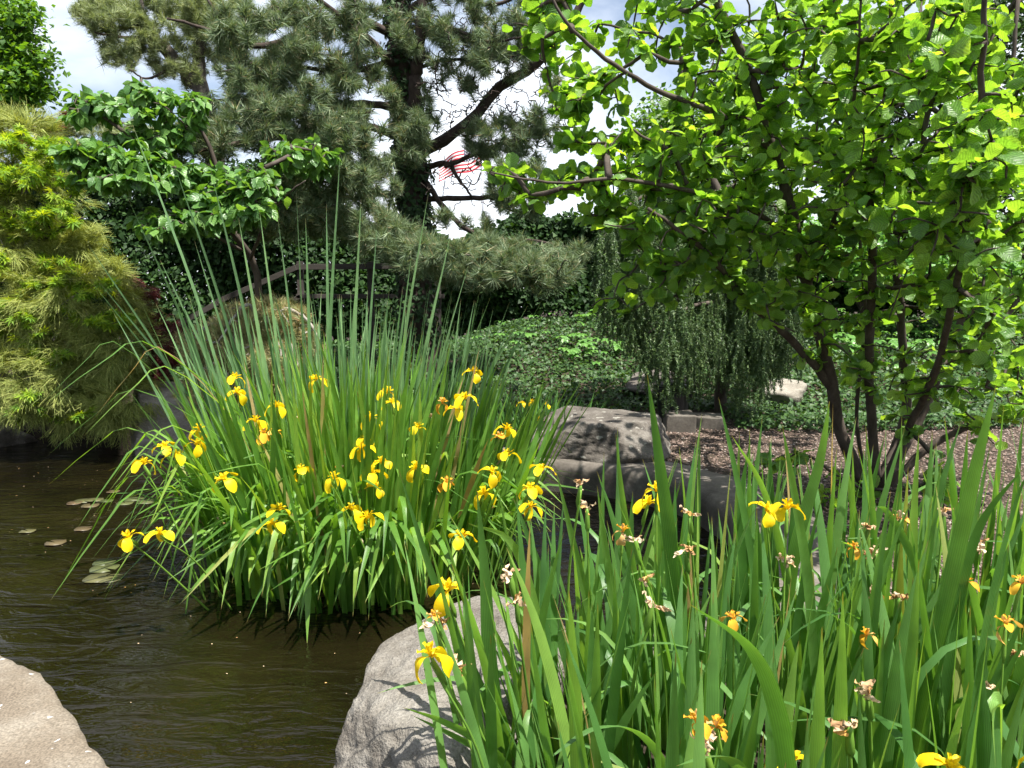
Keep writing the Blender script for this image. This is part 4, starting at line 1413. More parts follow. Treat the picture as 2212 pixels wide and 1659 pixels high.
# ---- prostrate pine draped over the rock behind the irises
def mound_pine():
    r = rng(640)
    at = lambda x, y, Y: globals()["at"](x, y, Y - .75)
    c = at(540, 770, 9.3)
    base = np.array((c[0], 9.0, .1))
    rt = root("draped_pine", base, "low pine mound draped over rock with bare grey branches behind the irises", "pine shrub")
    blobs = [(460, 760, 9.1, 75, 70, .4, 150), (520, 700, 9.3, 70, 45, .4, 120), (590, 690, 9.4, 80, 40, .4, 120), (650, 760, 9.4, 50, 70, .4, 80), (540, 800, 9.0, 110, 70, .4, 150), (430, 850, 9.0, 40, 60, .3, 60), (590, 665, 9.5, 50, 25, .3, 40)]
    T = blob_points(r, [(a_, b_, c_ - .75, d_, e_, f_, int(g_ * 1.5)) for a_, b_, c_, d_, e_, f_, g_ in blobs])
    limbs = [[base + (0, .1, -.2), at(520, 760, 9.2), at(470, 700, 9.1), at(420, 720, 8.9)], [base + (.1, .1, -.2), at(560, 720, 9.3), at(530, 660, 9.1), at(470, 740, 8.8)], [base + (.2, .1, -.2), at(600, 700, 9.3), at(650, 680, 9.2), at(690, 730, 9.1)]]
    paths = [stem_part(rt, "branch", l, .035, .012, M["greybark"], 20, 6, 650 + k, .12) for k, l in enumerate(limbs)]
    cap, br, load = grow(r, paths, T, up=.2)
    V, F, U = twig_mesh(cap, br, load, r0=.003, rmax=.012)
    part("twigs", V, F, M["greybark"], rt, U, kind="stuff")
    variants = [tuft(670 + k, 60, .12, .0036) for k in range(4)]
    mats = []
    for j, ids in br:
        P = cap[[j] + ids]
        for _ in range(2):
            d = norm(norm(P[-1] - base) + np.array((0, -.3, .1)) + r.normal(0, .5, 3))
            mats.append(frame(P[-1] + r.normal(0, .03, 3), d, norm(r.normal(0, 1, 3)), r.uniform(.7, 1.1)))
    mats = np.array(mats)
    scatter(rt, "needle_tuft", variants, mats, r.integers(0, 4, len(mats)), M["needle_mound"], 150, mass="needles")


mound_pine()


# ---- weeping spruce
def spruce_strand(seed, L):
    r = rng(seed)
    n = 14
    t = np.linspace(0, 1, n)
    P = np.stack([.05 * np.sin(t * 3 + r.uniform(0, 6)) * t, .05 * np.sin(t * 2.3 + r.uniform(0, 6)) * t, -t * L], -1)
    parts = [tube(P, np.linspace(.005, .002, n), 3)]
    paths = [(P, 1.0)]
    for k in range(int(L * 13)):
        s = r.uniform(.08, .92)
        a = r.uniform(0, 6.283)
        p = smooth_pos(P, s)
        l = r.uniform(.12, .28)
        q = np.linspace(0, 1, 5)[:, None]
        Q = p + np.array((math.cos(a), math.sin(a), 0)) * l * .45 * np.sin(q * 1.6) + np.array((0, 0, -1)) * l * q ** 1.4
        paths.append((Q, .8))
    for Q, s in paths:
        ln = np.sum(np.linalg.norm(np.diff(Q, axis=0), axis=1))
        m = int(ln * 420)
        u = r.random(m)
        pos = np.array([smooth_pos(Q, x) for x in u])
        tdir = norm(Q[-1] - Q[0])
        d = norm(r.normal(0, 1, (m, 3)) * .9 + tdir * .7)
        s2 = norm(np.cross(d, r.normal(0, 1, (m, 3)))) * .0046
        tip = pos + d * r.uniform(.026, .042, (m, 1))
        V = np.stack([pos - s2, pos + s2, tip], 1).reshape(-1, 3)
        parts.append((V, np.arange(3 * m).reshape(-1, 3), np.zeros((3 * m, 2))))
    return join(parts)


def weeping_spruce():
    r = rng(700)
    A = at
    D = 9.4
    base = np.array((at(1560, 880, D)[0], D + .1, float(ground_z(2.7, D))))
    rt = root("weeping_spruce", base, "weeping spruce with dark hanging curtains of needles over the black bin", "spruce tree")
    trunk = [base + (0, 0, -.1), A(1565, 760, D + .1), A(1580, 600, D), A(1560, 450, D), A(1520, 360, D), A(1480, 330, D - .1)]
    paths = [stem_part(rt, "trunk", trunk, .09, .04, M["bark"], 26, 9, 701)]
    limbs = [[A(1560, 470, D), A(1480, 400, D - .2), A(1400, 420, D - .4), A(1340, 460, D - .5), A(1300, 520, D - .6)], [A(1570, 520, D), A(1500, 500, D - .3), A(1420, 510, D - .5), A(1360, 560, D - .6)], [A(1575, 560, D), A(1640, 540, D - .3), A(1680, 580, D - .4), A(1700, 650, D - .5)],
             [A(1575, 650, D), A(1500, 660, D - .4), A(1440, 690, D - .6), A(1400, 720, D - .7)], [A(1575, 620, D), A(1620, 650, D - .4), A(1670, 700, D - .5)], [A(1520, 360, D), A(1440, 340, D - .1), A(1380, 370, D - .2), A(1320, 430, D - .3)], [A(1540, 420, D), A(1600, 400, D - .2), A(1660, 430, D - .3), A(1700, 500, D - .3)]]
    for k, l in enumerate(limbs):
        paths.append(stem_part(rt, "limb", l, .035, .012, M["bark"], 18, 6, 710 + k))
    Ls = [.35, .5, .7, .9, 1.15]
    variants = [spruce_strand(720 + k, Ls[k]) for k in range(5)]
    mats, idx = [], []
    for P in paths[1:]:
        for k in range(52):
            p = smooth_pos(P, r.random() ** .8)
            p = p + np.array((r.normal(0, .07), r.normal(0, .16), r.uniform(-.02, .05)))
            zmax = p[2] - .55
            ok = [i for i, l in enumerate(Ls) if l < max(.4, p[2] - .62)]
            i = ok[int(r.integers(max(0, len(ok) - 3), len(ok)))]
            mm = np.eye(4)
            a = r.uniform(0, 6.283)
            mm[:3, :3] = np.array(Matrix.Rotation(a, 3, 'Z') @ Matrix.Rotation(r.normal(0, .07), 3, 'X')) * r.uniform(.8, 1.15)
            mm[:3, 3] = p
            mats.append(mm); idx.append(i)
    for px, py, dY, i in [(1455, 640, -.5, 3), (1470, 700, -.6, 2), (1400, 650, -.6, 3), (1500, 720, -.6, 2), (1560, 700, -.6, 2), (1620, 690, -.6, 3), (1650, 700, -.6, 3), (1590, 760, -.7, 2), (1340, 560, -.5, 3), (1320, 520, -.5, 4), (1380, 540, -.5, 4), (1440, 560, -.5, 3), (1360, 600, -.5, 3)]:
        for _ in range(3):
            mm = np.eye(4); mm[:3, :3] = np.array(Matrix.Rotation(r.uniform(0, 6.28), 3, 'Z')); mm[:3, 3] = A(px + r.normal(0, 9), py, D + dY + r.normal(0, .1))
            mats.append(mm); idx.append(i)
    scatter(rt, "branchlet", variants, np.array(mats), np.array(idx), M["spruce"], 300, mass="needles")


weeping_spruce()


# ---- thread cypress and maples on the left
def spray(seed, n=40, L=.30, w=.0042):
    r = rng(seed)
    parts = []
    for k in range(n):
        a = r.normal(0, .55)
        l = L * r.uniform(.5, 1.1)
        t = np.linspace(0, 1, 6)
        sag = r.uniform(.1, .5)
        P = np.stack([np.sin(a) * l * t, np.cos(a) * l * t, -sag * l * t ** 2 + r.normal(0, .012) * np.sin(t * 6)], -1) + np.array((r.normal(0, .02), r.uniform(0, .08), r.normal(0, .02)))
        s = np.array((math.cos(a), -math.sin(a), r.normal(0, .6)))
        s = s / np.linalg.norm(s) * w
        pr = np.linspace(1, .35, 6)[:, None]
        V = np.stack([P - s * pr, P + s * pr], 1).reshape(-1, 3)
        parts.append((V, grid_faces(6, 2), np.zeros((12, 2))))
        for q in range(3):                       # side shoots
            p = P[2 + q]
            d = norm(np.array((math.sin(a + r.choice((-1, 1)) * .8), math.cos(a + r.choice((-1, 1)) * .8), -.2))) * l * .28
            V = np.stack([p - s * .6, p + s * .6, p + d])
            parts.append((V, np.array([[0, 1, 2]]), np.zeros((3, 2))))
    return join(parts)


def mound_normals(r, blobs, jit=.5):
    """points on the skins of ellipsoids with outward directions, camera side and top favoured"""
    out = []
    for px, py, Y, rx, ry, rd, n in blobs:
        c = at(px, py, Y)
        k = Y / FPX
        for _ in range(n):
            u = norm(r.normal(0, 1, 3))
            if u[1] > .5: u[1] = -u[1]
            if u[2] < -.75: u[2] = -u[2]
            q = r.uniform(.72, 1.03)
            p = c + u * np.array((rx * k, rd, ry * k)) * q
            out.append((p, norm(u + np.array((0, 0, .1)))))
    return out


def thread_cypress():
    r = rng(800)
    c = at(150, 760, 9.4)
    base = np.array((c[0], 10.4, float(ground_z(c[0], 10.4))))
    rt = root("thread_cypress", base, "golden green thread-leaved cypress mound overhanging the pond", "cypress shrub")
    blobs = [(60, 620, 9.3, 130, 130, .8, 200), (170, 680, 9.0, 130, 110, .7, 190), (110, 820, 8.8, 150, 90, .7, 210), (250, 760, 8.9, 80, 60, .5, 90), (270, 860, 8.8, 75, 45, .5, 90), (40, 480, 9.6, 130, 120, .7, 150), (60, 350, 9.8, 100, 80, .6, 100), (170, 560, 9.4, 60, 50, .5, 60), (-120, 600, 9.3, 120, 200, .8, 60)]
    pts = mound_normals(r, blobs)
    core = [at(60, 620, 9.5), at(100, 820, 9.2), at(170, 690, 9.3), at(40, 480, 9.8), at(60, 350, 9.9), at(260, 800, 9.2)]
    paths = [stem_part(rt, "branch", [base + (0, 0, -.1), base * .4 + q * .6 + np.array((0, 0, .2)), q], .05, .02, M["bark"], 14, 6, 810 + k) for k, q in enumerate(core)]
    T = np.array([p for p, n_ in pts[::3]])
    cap, br, load = grow(r, paths, T, up=.1)
    V, F, U = twig_mesh(cap, br, load, r0=.002, rmax=.012)
    part("twigs", V, F, M["greybark"], rt, U, kind="stuff")
    variants = [spray(820 + k) for k in range(5)]
    mats = [frame(p, norm(n_ + np.array((0, -.1, -.45)) + r.normal(0, .35, 3)), norm(n_ + np.array((0, 0, .7)) + r.normal(0, .3, 3)), r.uniform(.7, 1.2)) for p, n_ in pts]
    scatter(rt, "spray", variants, np.array(mats), r.integers(0, 5, len(mats)), M["cypress"], 200, mass="sprays")


thread_cypress()


def star_leaf(lobes=7, seed=0, thin=.30, depth=.42):
    """palmate leaf: local Y towards the middle lobe"""
    r = rng(seed)
    V = [(0, 0, 0)]
    F = []
    ang = np.linspace(-2.1, 2.1, lobes)
    ln = 1 - .45 * (np.abs(ang) / 2.1) ** 1.5
    for k, (a, l) in enumerate(zip(ang, ln)):
        d = np.array((math.sin(a), math.cos(a)))
        p = np.array((math.cos(a), -math.sin(a)))
        i = len(V)
        dz = -.25 * l * r.uniform(.5, 1.2)
        V += [(*(d * l * depth - p * thin * .30 * l), dz * .2), (*(d * l * depth * 1.05 + p * thin * .30 * l), dz * .2), (*(d * l), dz)]
        F += [(0, i + 1, i), (i, i + 1, i + 2)]
    V = np.array(V, float)
    return V, np.array(F), np.stack([V[:, 0] + .5, V[:, 1]], -1)


def maple(name, base, label, stems, blobs, seed, mat, size, per, limit, cat="maple tree", lobes=7, thin=.34, flat=.9, droop=.15, group=None, back=.30):
    r = rng(seed)
    rt = root(name, base, label, cat, group)
    paths = [stem_part(rt, "stem", c, r0, r1, M["bark"], 20, 7, seed + k) for k, (c, r0, r1) in enumerate(stems)]
    T = blob_points(r, blobs)
    cap, br, load = grow(r, paths, T, up=.05)
    V, F, U = twig_mesh(cap, br, load, r0=.002, k=.002, rmax=.02)
    part("twigs", V, F, M["bark"], rt, U, kind="stuff")
    variants = [star_leaf(lobes, seed + k, thin) for k in range(4)]
    mats = leaf_mats(r, cap, br, per, size, back=back, droop=droop, upb=flat)
    scatter(rt, "leaf", variants, mats, r.integers(0, 4, len(mats)), mat, limit)
    return rt


b0 = np.array((-6.3, 10.3, float(ground_z(-6.3, 10.3))))
maple("japanese_maple", b0, "bright yellow-green maple with feathery star leaves over the cypress", [([b0 + (0, 0, -.1), at(-60, 700, 9.6), at(-20, 520, 9.2), at(40, 380, 8.9)], .07, .02), ([at(-60, 700, 9.6), at(60, 620, 8.9), at(180, 600, 8.6)], .04, .012), ([at(-60, 720, 9.6), at(20, 780, 8.6), at(60, 850, 8.2)], .03, .01), ([at(0, 580, 9.3), at(120, 500, 8.9), at(180, 470, 8.7)], .03, .01)],
      [(50, 310, 8.9, 110, 45, .4, 34), (60, 390, 8.8, 130, 40, .5, 44), (90, 470, 8.7, 100, 40, .4, 36), (60, 570, 8.6, 110, 40, .4, 34), (160, 620, 8.5, 110, 26, .4, 36), (230, 690, 8.4, 90, 18, .3, 26), (60, 690, 8.4, 110, 50, .4, 36), (100, 770, 8.3, 70, 30, .3, 14), (50, 870, 8.1, 60, 40, .3, 18), (150, 360, 8.9, 60, 20, .3, 12), (170, 900, 8.3, 60, 25, .3, 8), (-60, 500, 8.8, 80, 200, .5, 30)],
      900, M["maple"], .105, 13.0, 300)
b1 = np.array((-4.55, 9.9, float(ground_z(-4.55, 9.9))))
LACE = dict(cat="maple shrub", lobes=7, thin=.16, flat=.5, droop=.55)
maple("laceleaf_maple", b1, "dark red laceleaf maple mound between the cypress and the draped pine", [([b1 + (0, 0, -.1), at(330, 690, 9.5), at(300, 630, 9.4)], .05, .02), ([at(330, 700, 9.5), at(355, 720, 9.2), at(370, 780, 9.0)], .03, .01)],
      [(290, 640, 9.4, 60, 36, .3, 60), (335, 710, 9.2, 60, 45, .3, 90), (360, 765, 9.0, 45, 40, .25, 60), (330, 800, 9.0, 50, 25, .25, 40), (240, 600, 9.6, 50, 20, .3, 24)], 930, M["redmaple"], .10, 9.0, 60, **LACE)
b2 = np.array((-4.95, 9.9, .4))
maple("laceleaf_maple", b2, "small crimson laceleaf maple by the pale layered rock", [([b2 + (0, 0, -.1), at(300, 810, 9.9), at(310, 795, 9.8)], .03, .012)],
      [(300, 805, 9.75, 55, 22, .25, 60), (340, 800, 9.75, 30, 20, .2, 24)], 940, M["redmaple"], .09, 9.0, 40, **LACE)


# ---- hedges and background trees
def quad_leaf(asp=.5, curl=.15):
    V = np.array([(0, 0, 0), (-asp, .5, .08), (0, .5, 0), (asp, .5, .08), (0, 1, -curl)], float)
    return V, np.array([(0, 2, 1), (0, 3, 2), (1, 2, 4), (2, 3, 4)]), np.stack([V[:, 0] + .5, V[:, 1]], -1)


def bulk_frames(r, pos, nrm, size, jit=.6):
    n = len(pos)
    N = norm(nrm + r.normal(0, jit, (n, 3)))
    Y = norm(np.cross(N, r.normal(0, 1, (n, 3))))
    X = np.cross(Y, N)
    s = size * r.uniform(.65, 1.25, n)[:, None]
    Mx = np.zeros((n, 4, 4))
    Mx[:, :3, 0], Mx[:, :3, 1], Mx[:, :3, 2] = X * s, Y * s, N * s
    Mx[:, :3, 3] = pos
    Mx[:, 3, 3] = 1
    return Mx


def hedge():
    r = rng(1000)
    rt = root("hedge", (0, 14.2, float(ground_z(0, 14.2))), "long dark clipped hedge closing off the garden behind the pine", "hedge")
    n = 175000
    x = r.uniform(-13, 13, n)
    d = np.abs(r.normal(0, .6, n))
    z0 = ground_z(x, np.full(n, 14.0))
    top = 3.35 + 1.0 * sstep(-2.6, -4.6, x) + .22 * np.sin(x * 1.1) + .16 * np.sin(x * 2.9 + 1) + .08 * np.sin(x * 7)
    z = z0 + .18 + (top - z0 - .18) * r.random(n) ** .9
    y = 13.5 + .25 * np.sin(x * 1.7 + z * 2) + d
    P = np.stack([x, y, z], -1)
    mats = bulk_frames(r, P, np.tile((0, -.6, .6), (n, 1)), .12, .6)
    V, F, U = merge([quad_leaf(.34)], mats, np.zeros(n, int))
    part("foliage", V, F, M["hedge"], rt, U, kind="stuff")
    ps = []
    for k in range(70):
        xx = -13 + 26 * (k + r.random()) / 70
        zz = float(ground_z(xx, 14.0))
        part("stem", *tube(smooth_path([(xx, 14.1, zz - .1), (xx + r.normal(0, .1), 14.0, zz + 1.0), (xx + r.normal(0, .3), 14.0, 3.0)], 8), np.linspace(.035, .01, 8), 5)[:2], M["bark"], rt)


hedge()


def bg_tree(name, base, label, stems, blobs, seed, mat, size, n_leaf, group=None, cat="tree", asp=.36):
    """tree seen small: stems, twigs and a crown of single leaves in clumps"""
    r = rng(seed)
    rt = root(name, base, label, cat, group)
    paths = [stem_part(rt, "trunk" if k == 0 else "limb", c, r0, r1, M["bark"], 20, 8, seed + k) for k, (c, r0, r1) in enumerate(stems)]
    T = blob_points(r, blobs)
    cap, br, load = grow(r, paths, T, up=.1)
    V, F, U = twig_mesh(cap, br, load, r0=.004, k=.004, rmax=.05)
    part("branches", V, F, M["bark"], rt, U, kind="stuff")
    tips = np.array([cap[ids[-1]] for j, ids in br])
    pk = tips[r.integers(0, len(tips), n_leaf)]
    P = pk + r.normal(0, 1, (n_leaf, 3)) * np.array((.16, .16, .09))
    mats = bulk_frames(r, P, np.tile((0, -.15, .8), (n_leaf, 1)), size, .5)
    V, F, U = merge([quad_leaf(asp, .2)], mats, np.zeros(n_leaf, int))
    part("crown", V, F, mat, rt, U, kind="stuff")


bA = np.array((-10.4, 13.2, float(ground_z(-10.4, 13.2))))
bg_tree("leafy_tree", bA, "green leafy tree reaching up into the blue sky above the maple", [([bA + (0, 0, -.2), at(-140, 400, 13), at(-120, 200, 12.8), at(-100, 0, 12.6)], .18, .06), ([at(-125, 260, 13), at(-40, 170, 12.6), at(40, 150, 12.4)], .06, .02), ([at(-115, 140, 12.8), at(-30, 40, 12.6), at(30, 20, 12.5)], .06, .02)],
        [(10, 40, 12.4, 65, 50, .5, 50), (30, 130, 12.3, 75, 45, .5, 60), (40, 190, 12.2, 65, 40, .5, 46), (-10, 230, 12.2, 60, 40, .5, 40), (-80, 120, 12.6, 90, 150, .8, 70)], 1100, M["treeleaf"], .11, 9000)
bB = np.array((-6.6, 12.3, float(ground_z(-6.6, 12.3))))
maple("red_maple", bB, "dark red leaved maple between the yellow-green maple and the sky", [([bB + (0, 0, -.1), at(60, 500, 12), at(80, 340, 11.8), at(90, 270, 11.6)], .06, .015)], [(85, 270, 11.5, 55, 22, .3, 36), (60, 300, 11.5, 60, 22, .3, 26), (150, 250, 11.6, 20, 14, .2, 4)], 1120, M["redmaple"], .10, 5.0, 40)
bC = np.array((3.9, 15.6, float(ground_z(3.9, 15.6))))
bg_tree("leafy_tree", bC, "mid green leafy tree standing behind the weeping spruce", [([bC + (0, 0, -.2), at(1490, 420, 15.5), at(1480, 250, 15.4), at(1470, 100, 15.2)], .17, .05), ([at(1485, 330, 15.5), at(1560, 230, 15.2)], .07, .02)],
        [(1440, 300, 15.2, 80, 110, .8, 70), (1540, 330, 15.2, 110, 130, .9, 90), (1660, 350, 15.4, 110, 130, .9, 80), (1480, 430, 15.2, 130, 60, .8, 60), (1600, 180, 15.3, 90, 90, .8, 50)], 1140, M["treeleaf"], .12, 14000)
bD = np.array((9.3, 14.6, float(ground_z(9.3, 14.6))))
bg_tree("evergreen_tree", bD, "dark evergreen tree behind the right side of the broad-leaved tree", [([bD + (0, 0, -.2), at(2120, 400, 14.5), at(2115, 200, 14.5), at(2100, -150, 14.4)], .25, .10), ([at(2118, 250, 14.5), at(1980, 180, 14.2), at(1880, 170, 14.0)], .09, .03), ([at(2118, 120, 14.5), at(2220, 60, 14.2)], .08, .03)],
        [(2120, 120, 14.2, 150, 140, 1.0, 130), (1960, 210, 14.1, 130, 110, .9, 80), (2140, 330, 14.2, 140, 130, 1.0, 120), (1930, 380, 14.3, 140, 90, .8, 70), (2200, 0, 14.3, 150, 80, .8, 50)], 1160, M["hedge"], .13, 15000, asp=.22)
bE = np.array((6.4, 13.0, float(ground_z(6.4, 13.0))))
bg_tree("bright_shrub", bE, "sunlit yellow-green shrub behind the stems of the broad-leaved tree", [([bE + (0, 0, -.1), at(1830, 560, 12.8), at(1840, 500, 12.6)], .06, .02)],
        [(1800, 540, 12.4, 130, 70, .6, 70), (1960, 590, 12.4, 120, 60, .6, 60), (2130, 600, 12.4, 130, 70, .6, 60)], 1180, M["creeper"], .11, 7000, cat="shrub")


# ---- ivy bank
def ivy_bank():
    r = rng(1200)
    n = 90000
    x = r.uniform(-7.5, 12.5, n)
    y = 8.5 + 5.2 * r.random(n) ** 1.1
    keep = (y > 8.55 + .25 * np.sin(x * 1.1) + .15 * np.sin(x * 3.1)) & (np.abs(x) < y * .80 + .3) & ~((x > 1.4) & (x < 2.75) & (y < 9.5)) & ((x > -1.2) | (y > 9.7 - .15 * x))
    x, y = x[keep], y[keep]
    lump = np.array([mnoise.noise(Vector((a * 1.3, b_ * 1.3, 3))) for a, b_ in zip(x, y)])
    z = ground_z(x, y) + r.random(len(x)) * (.14 + .12 * lump) + .02
    mats = bulk_frames(r, np.stack([x, y, z], -1), np.tile((0, -.25, .8), (len(x), 1)), .076, .42)
    V, F, U = merge([quad_leaf(.30)], mats, np.zeros(len(x), int))
    o = part("ivy_bank", V, F, M["ivy"], None, U)
    tag(o, "glossy low ivy covering the bank behind the boulder", "ground ivy", kind="stuff")
    # creeper plants with five leaflets standing out of it
    ov = [.0, .15, .24, .26, .2, .1, .0]
    lf = [leaf_shape(ov, 1, .12, c, .01, s) for c, s in ((.3, 1), (.2, 2))]
    five = []
    for k in range(2):
        ps = []
        for a in (-1.9, -.95, 0, .95, 1.9):
            V, F, U = lf[k]
            ca, sa = math.cos(a), math.sin(a)
            ps.append((np.stack([V[:, 0] * ca + V[:, 1] * sa, -V[:, 0] * sa + V[:, 1] * ca, V[:, 2]], -1), F, U))
        five.append(join(ps))
    rt = root("creeper", (2.4, 10.2, float(ground_z(2.4, 10.2))), "pale five-fingered creeper leaves scattered over the ivy bank", "creeper")
    m = []
    for px, py, rx, ry, k in [(1260, 770, 60, 26, 16), (1230, 740, 40, 16, 8), (1330, 770, 50, 16, 8), (1180, 680, 60, 14, 14), (1300, 690, 70, 14, 14), (1050, 690, 70, 14, 10), (1900, 750, 120, 50, 60), (2060, 760, 100, 60, 50), (1780, 720, 60, 30, 22), (1100, 740, 60, 20, 10), (1650, 700, 60, 20, 12)]:
        for _ in range(k):
            q = on_bank(px + r.normal(0, rx * .6), py + r.normal(0, ry * .6))
            if q is None: continue
            m.append(frame(q + np.array((0, 0, r.uniform(.16, .3))), norm(np.array((r.normal(0, 1), r.normal(-.4, .7), -.05))), norm(np.array((0, -.25, .9)) + r.normal(0, .2, 3)), r.uniform(.09, .15)))
    m = np.array(m)
    scatter(rt, "leaf", five, m, r.integers(0, 2, len(m)), M["creeper"], 300)


def on_bank(px, py):
    d = ray(px, py)
    P = CAM + d * (np.linspace(8.3, 14, 60) / d[1])[:, None]
    g_ = ground_z(P[:, 0], P[:, 1])
    hit = np.nonzero(P[:, 2] < g_ + .1)[0]
    return None if len(hit) == 0 else np.array((P[hit[0], 0], P[hit[0], 1], g_[hit[0]]))


ivy_bank()


# ------------------------------------------------------------------ small things
def trash_bin():
    c = at(1453, 900, 9.0)
    zb = float(ground_z(c[0], 9.0))
    base = np.array((c[0], 9.0, zb))
    rt = root("trash_bin", base, "black plastic bin standing under the weeping spruce", "bin")

    def lathe(prof, n=36):
        a = np.linspace(0, 2 * np.pi, n, endpoint=False)
        V = np.array([(r_ * math.cos(t), r_ * math.sin(t), z) for r_, z in prof for t in a]) + base
        F = []
        for i in range(len(prof) - 1):
            for k in range(n):
                p, q = i * n + k, i * n + (k + 1) % n
                F += [(p, q, q + n), (p, q + n, p + n)]
        return V, np.array(F)
    h = .50
    part("body", *lathe([(0, -.02), (.165, -.02), (.17, 0), (.205, h - .12), (.205, h - .1), (.19, h - .1), (.16, .02), (0, .02)]), M["plastic"], rt)
    for k in range(3):
        z = h - .10 + k * .035
        part("rim", *lathe([(.19, z), (.222 + .004 * k, z), (.226 + .004 * k, z + .018), (.20, z + .022), (.19, z)]), M["plastic"], rt)
    for s in (-1, 1):
        part("handle", *box(base + (s * .215, 0, h - .14), (.03, .10, .05), 0, .008)[:2], M["plastic"], rt)


trash_bin()
for k, (px, py, Y, s, rz, lab) in enumerate([(1478, 930, 8.35, (.34, .55, .26), -.12, "grey concrete kerb block beside the gravel in front of the bin"), (1535, 912, 8.65, (.40, .45, .20), -.2, "low concrete kerb block running under the spruce beside the gravel")]):
    c = at(px, py, Y)
    o = part("kerb_block", *box((c[0], c[1] + s[1] / 2, float(ground_z(c[0], c[1])) + s[2] / 2 - .06), s, rz, .012)[:2], M["concrete"], smooth=False)
    tag(o, lab, "kerb")


def fence():
    Y = 11.6
    base = np.array((at(600, 700, Y)[0], Y, float(ground_z(-3.7, Y))))
    rt = root("wooden_fence", base, "weathered wooden rail fence in deep shade behind the cattails", "fence")

    def rail(p, q, h=.085, d=.05):
        p, q = np.array(p), np.array(q)
        L = np.linalg.norm(q - p)
        a = math.atan2(q[2] - p[2], q[0] - p[0])
        V, F, U = box((0, 0, 0), (L, d, h), 0, .006)
        ca, sa = math.cos(a), math.sin(a)
        V = np.stack([V[:, 0] * ca - V[:, 2] * sa, V[:, 1], V[:, 0] * sa + V[:, 2] * ca], -1) + (p + q) / 2
        part("rail", V, F, M["wood"], rt, smooth=False)
    rail(at(388, 700, Y), at(470, 655, Y)); rail(at(470, 652, Y - .002), at(640, 578, Y)); rail(at(640, 577, Y + .01), at(960, 574, Y), .09)
    rail(at(640, 640, Y), at(960, 640, Y), .07); rail(at(480, 720, Y), at(650, 640, Y), .07)
    for px, top in ((398, 690), (505, 632), (648, 565), (800, 565), (945, 565)):
        p = at(px, top, Y + .06)
        z0 = float(ground_z(p[0], p[1])) - .1
        part("post", *box((p[0], p[1], (p[2] + z0) / 2), (.10, .06, p[2] - z0), 0, .006)[:2], M["wood"], rt, smooth=False)


fence()


def lily_pads():
    r = rng(1300)
    spots = [(180, 1080, .10), (205, 1078, .09), (160, 1085, .08), (230, 1080, .07), (195, 1090, .09), (290, 1076, .10), (315, 1082, .10), (245, 1060, .07), (180, 1140, .08), (120, 1170, .09), (225, 1225, .11), (212, 1246, .11), (235, 1247, .10), (225, 1212, .09),
             (270, 1085, .09), (60, 1145, .07)]
    for k, (px, py, s) in enumerate(spots):
        p = on(px, py, .012)
        n = 22
        a0 = r.uniform(0, 6.28)
        a = a0 + np.linspace(.18, 6.10, n)
        rad = s * .82 * (1 + r.normal(0, .035, n))
        z = .004 * np.sin(a * 3) + r.uniform(0, .004)
        V = np.vstack([[[p[0], p[1], .005]], np.stack([p[0] + rad * np.cos(a), p[1] + rad * np.sin(a) * 1.0, .005 + z * .6], -1)])
        V2 = V.copy(); V2[:, 2] -= .003
        F = [(0, i, i + 1) for i in range(1, n)]
        F += [(n + 1, n + 1 + i + 1, n + 1 + i) for i in range(1, n)]
        F += [(i, i + n + 1, i + 1) for i in range(1, n)] + [(i + 1, i + n + 1, i + n + 2) for i in range(1, n)]
        o = part("lily_pad", np.vstack([V, V2]), np.array(F), M["lily"])
        tag(o, "olive water lily pad floating on the dark pond left of the irises", "lily pad", "lily pads on the pond")


lily_pads()


def debris():
    r = rng(1350)
    n = 420
    P = np.stack([r.uniform(-7, .6, n), r.uniform(1.6, 8, n)], -1)
    P = P[inside(P, POND) & (edge_dist(P, POND) > .05)]
    mats = bulk_frames(r, np.column_stack([P, np.full(len(P), .006)]), np.tile((0, 0, 1.0), (len(P), 1)), .011, .05)
    V, F, U = merge([quad_leaf(.3, .05)], mats, np.zeros(len(P), int))
    o = part("floating_debris", V, F, M["wither"], None, U)
    tag(o, "tiny pale bits of petal and pollen floating on the pond", "debris", kind="stuff")


debris()


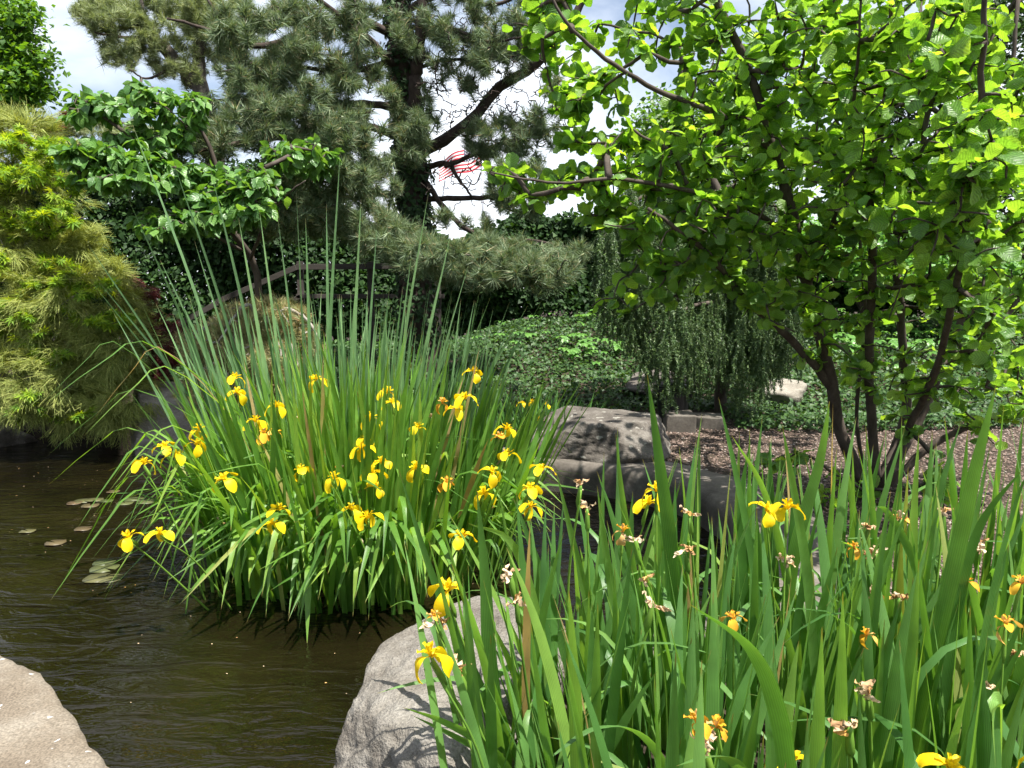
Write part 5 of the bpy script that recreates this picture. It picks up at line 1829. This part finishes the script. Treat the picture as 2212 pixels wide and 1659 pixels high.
def flag():
    Y = 42.0
    k = Y / FPX
    top = at(1042, 285, Y)
    base = np.array((top[0], Y, float(ground_z(top[0], Y))))
    pole = root("flagpole", base, "grey metal flagpole standing far behind the pine", "flagpole")
    part("pole", *tube(np.array([base - (0, 0, .3), top]), [.09, .05], 10)[:2], M["metal"], pole)
    part("ball", *tube(np.array([top, top + (0, 0, .05), top + (0, 0, .12), top + (0, 0, .18), top + (0, 0, .2)]), [.05, .09, .1, .07, .02], 10)[:2], M["metal"], pole)
    fl = root("flag", top - np.array((0, 0, .4)), "red and white striped flag with a dark blue corner glimpsed through the pine", "flag")
    H, L = 1.5, 2.9

    def surf(u, v):
        """u along the fly (0 at the pole), v down the hoist"""
        x = top[0] - .09 - L * u * .82
        z = top[2] - .35 - H * v * (1 - .35 * u) - 1.35 * u ** .9 - .1 * np.sin(u * 7)
        y = Y + .22 * np.sin(u * 8 + v * 1.5) * u
        return np.stack([x, y, z], -1)

    def patch(name, u0, u1, v0, v1, mat, nu, off=0.0, parent=fl):
        u, v = np.meshgrid(np.linspace(u0, u1, nu), np.linspace(v0, v1, 4))
        V = surf(u, v).reshape(-1, 3)
        V[:, 1] += off
        V2 = V.copy(); V2[:, 1] += .012
        F = grid_faces(4, nu)
        return part(name, np.vstack([V, V2]), np.vstack([F, F[:, ::-1] + len(V)]), mat, parent)
    for i in range(13):
        v0, v1 = i / 13, (i + 1) / 13
        patch("stripe", .0 if i > 6 else .4, 1.0, v0, v1, M["flagred"] if i % 2 == 0 else M["flagwhite"], 20)
    cn_ = patch("canton", 0, .4, 0, 7 / 13, M["flagblue"], 12)
    ps = []
    for i in range(9):
        for j in range(6 if i % 2 == 0 else 5):
            u = .4 * ((j * 2 + (1 if i % 2 == 0 else 2)) / 12)
            v = 7 / 13 * (i + 1) / 10
            c = surf(np.array(u), np.array(v))
            a = np.linspace(0, 2 * np.pi, 10, endpoint=False) + np.pi / 2
            rr = np.where(np.arange(10) % 2 == 0, .055, .022)
            V = np.vstack([c, c + np.stack([rr * np.cos(a), 0 * a, rr * np.sin(a)], -1)]) - np.array((0, .02, 0))
            ps.append((V, np.array([(0, 1 + q, 1 + (q + 1) % 10) for q in range(10)]), np.zeros((11, 2))))
    V, F, U = join(ps)
    part("stars", V, F, M["flagwhite"], cn_)


flag()
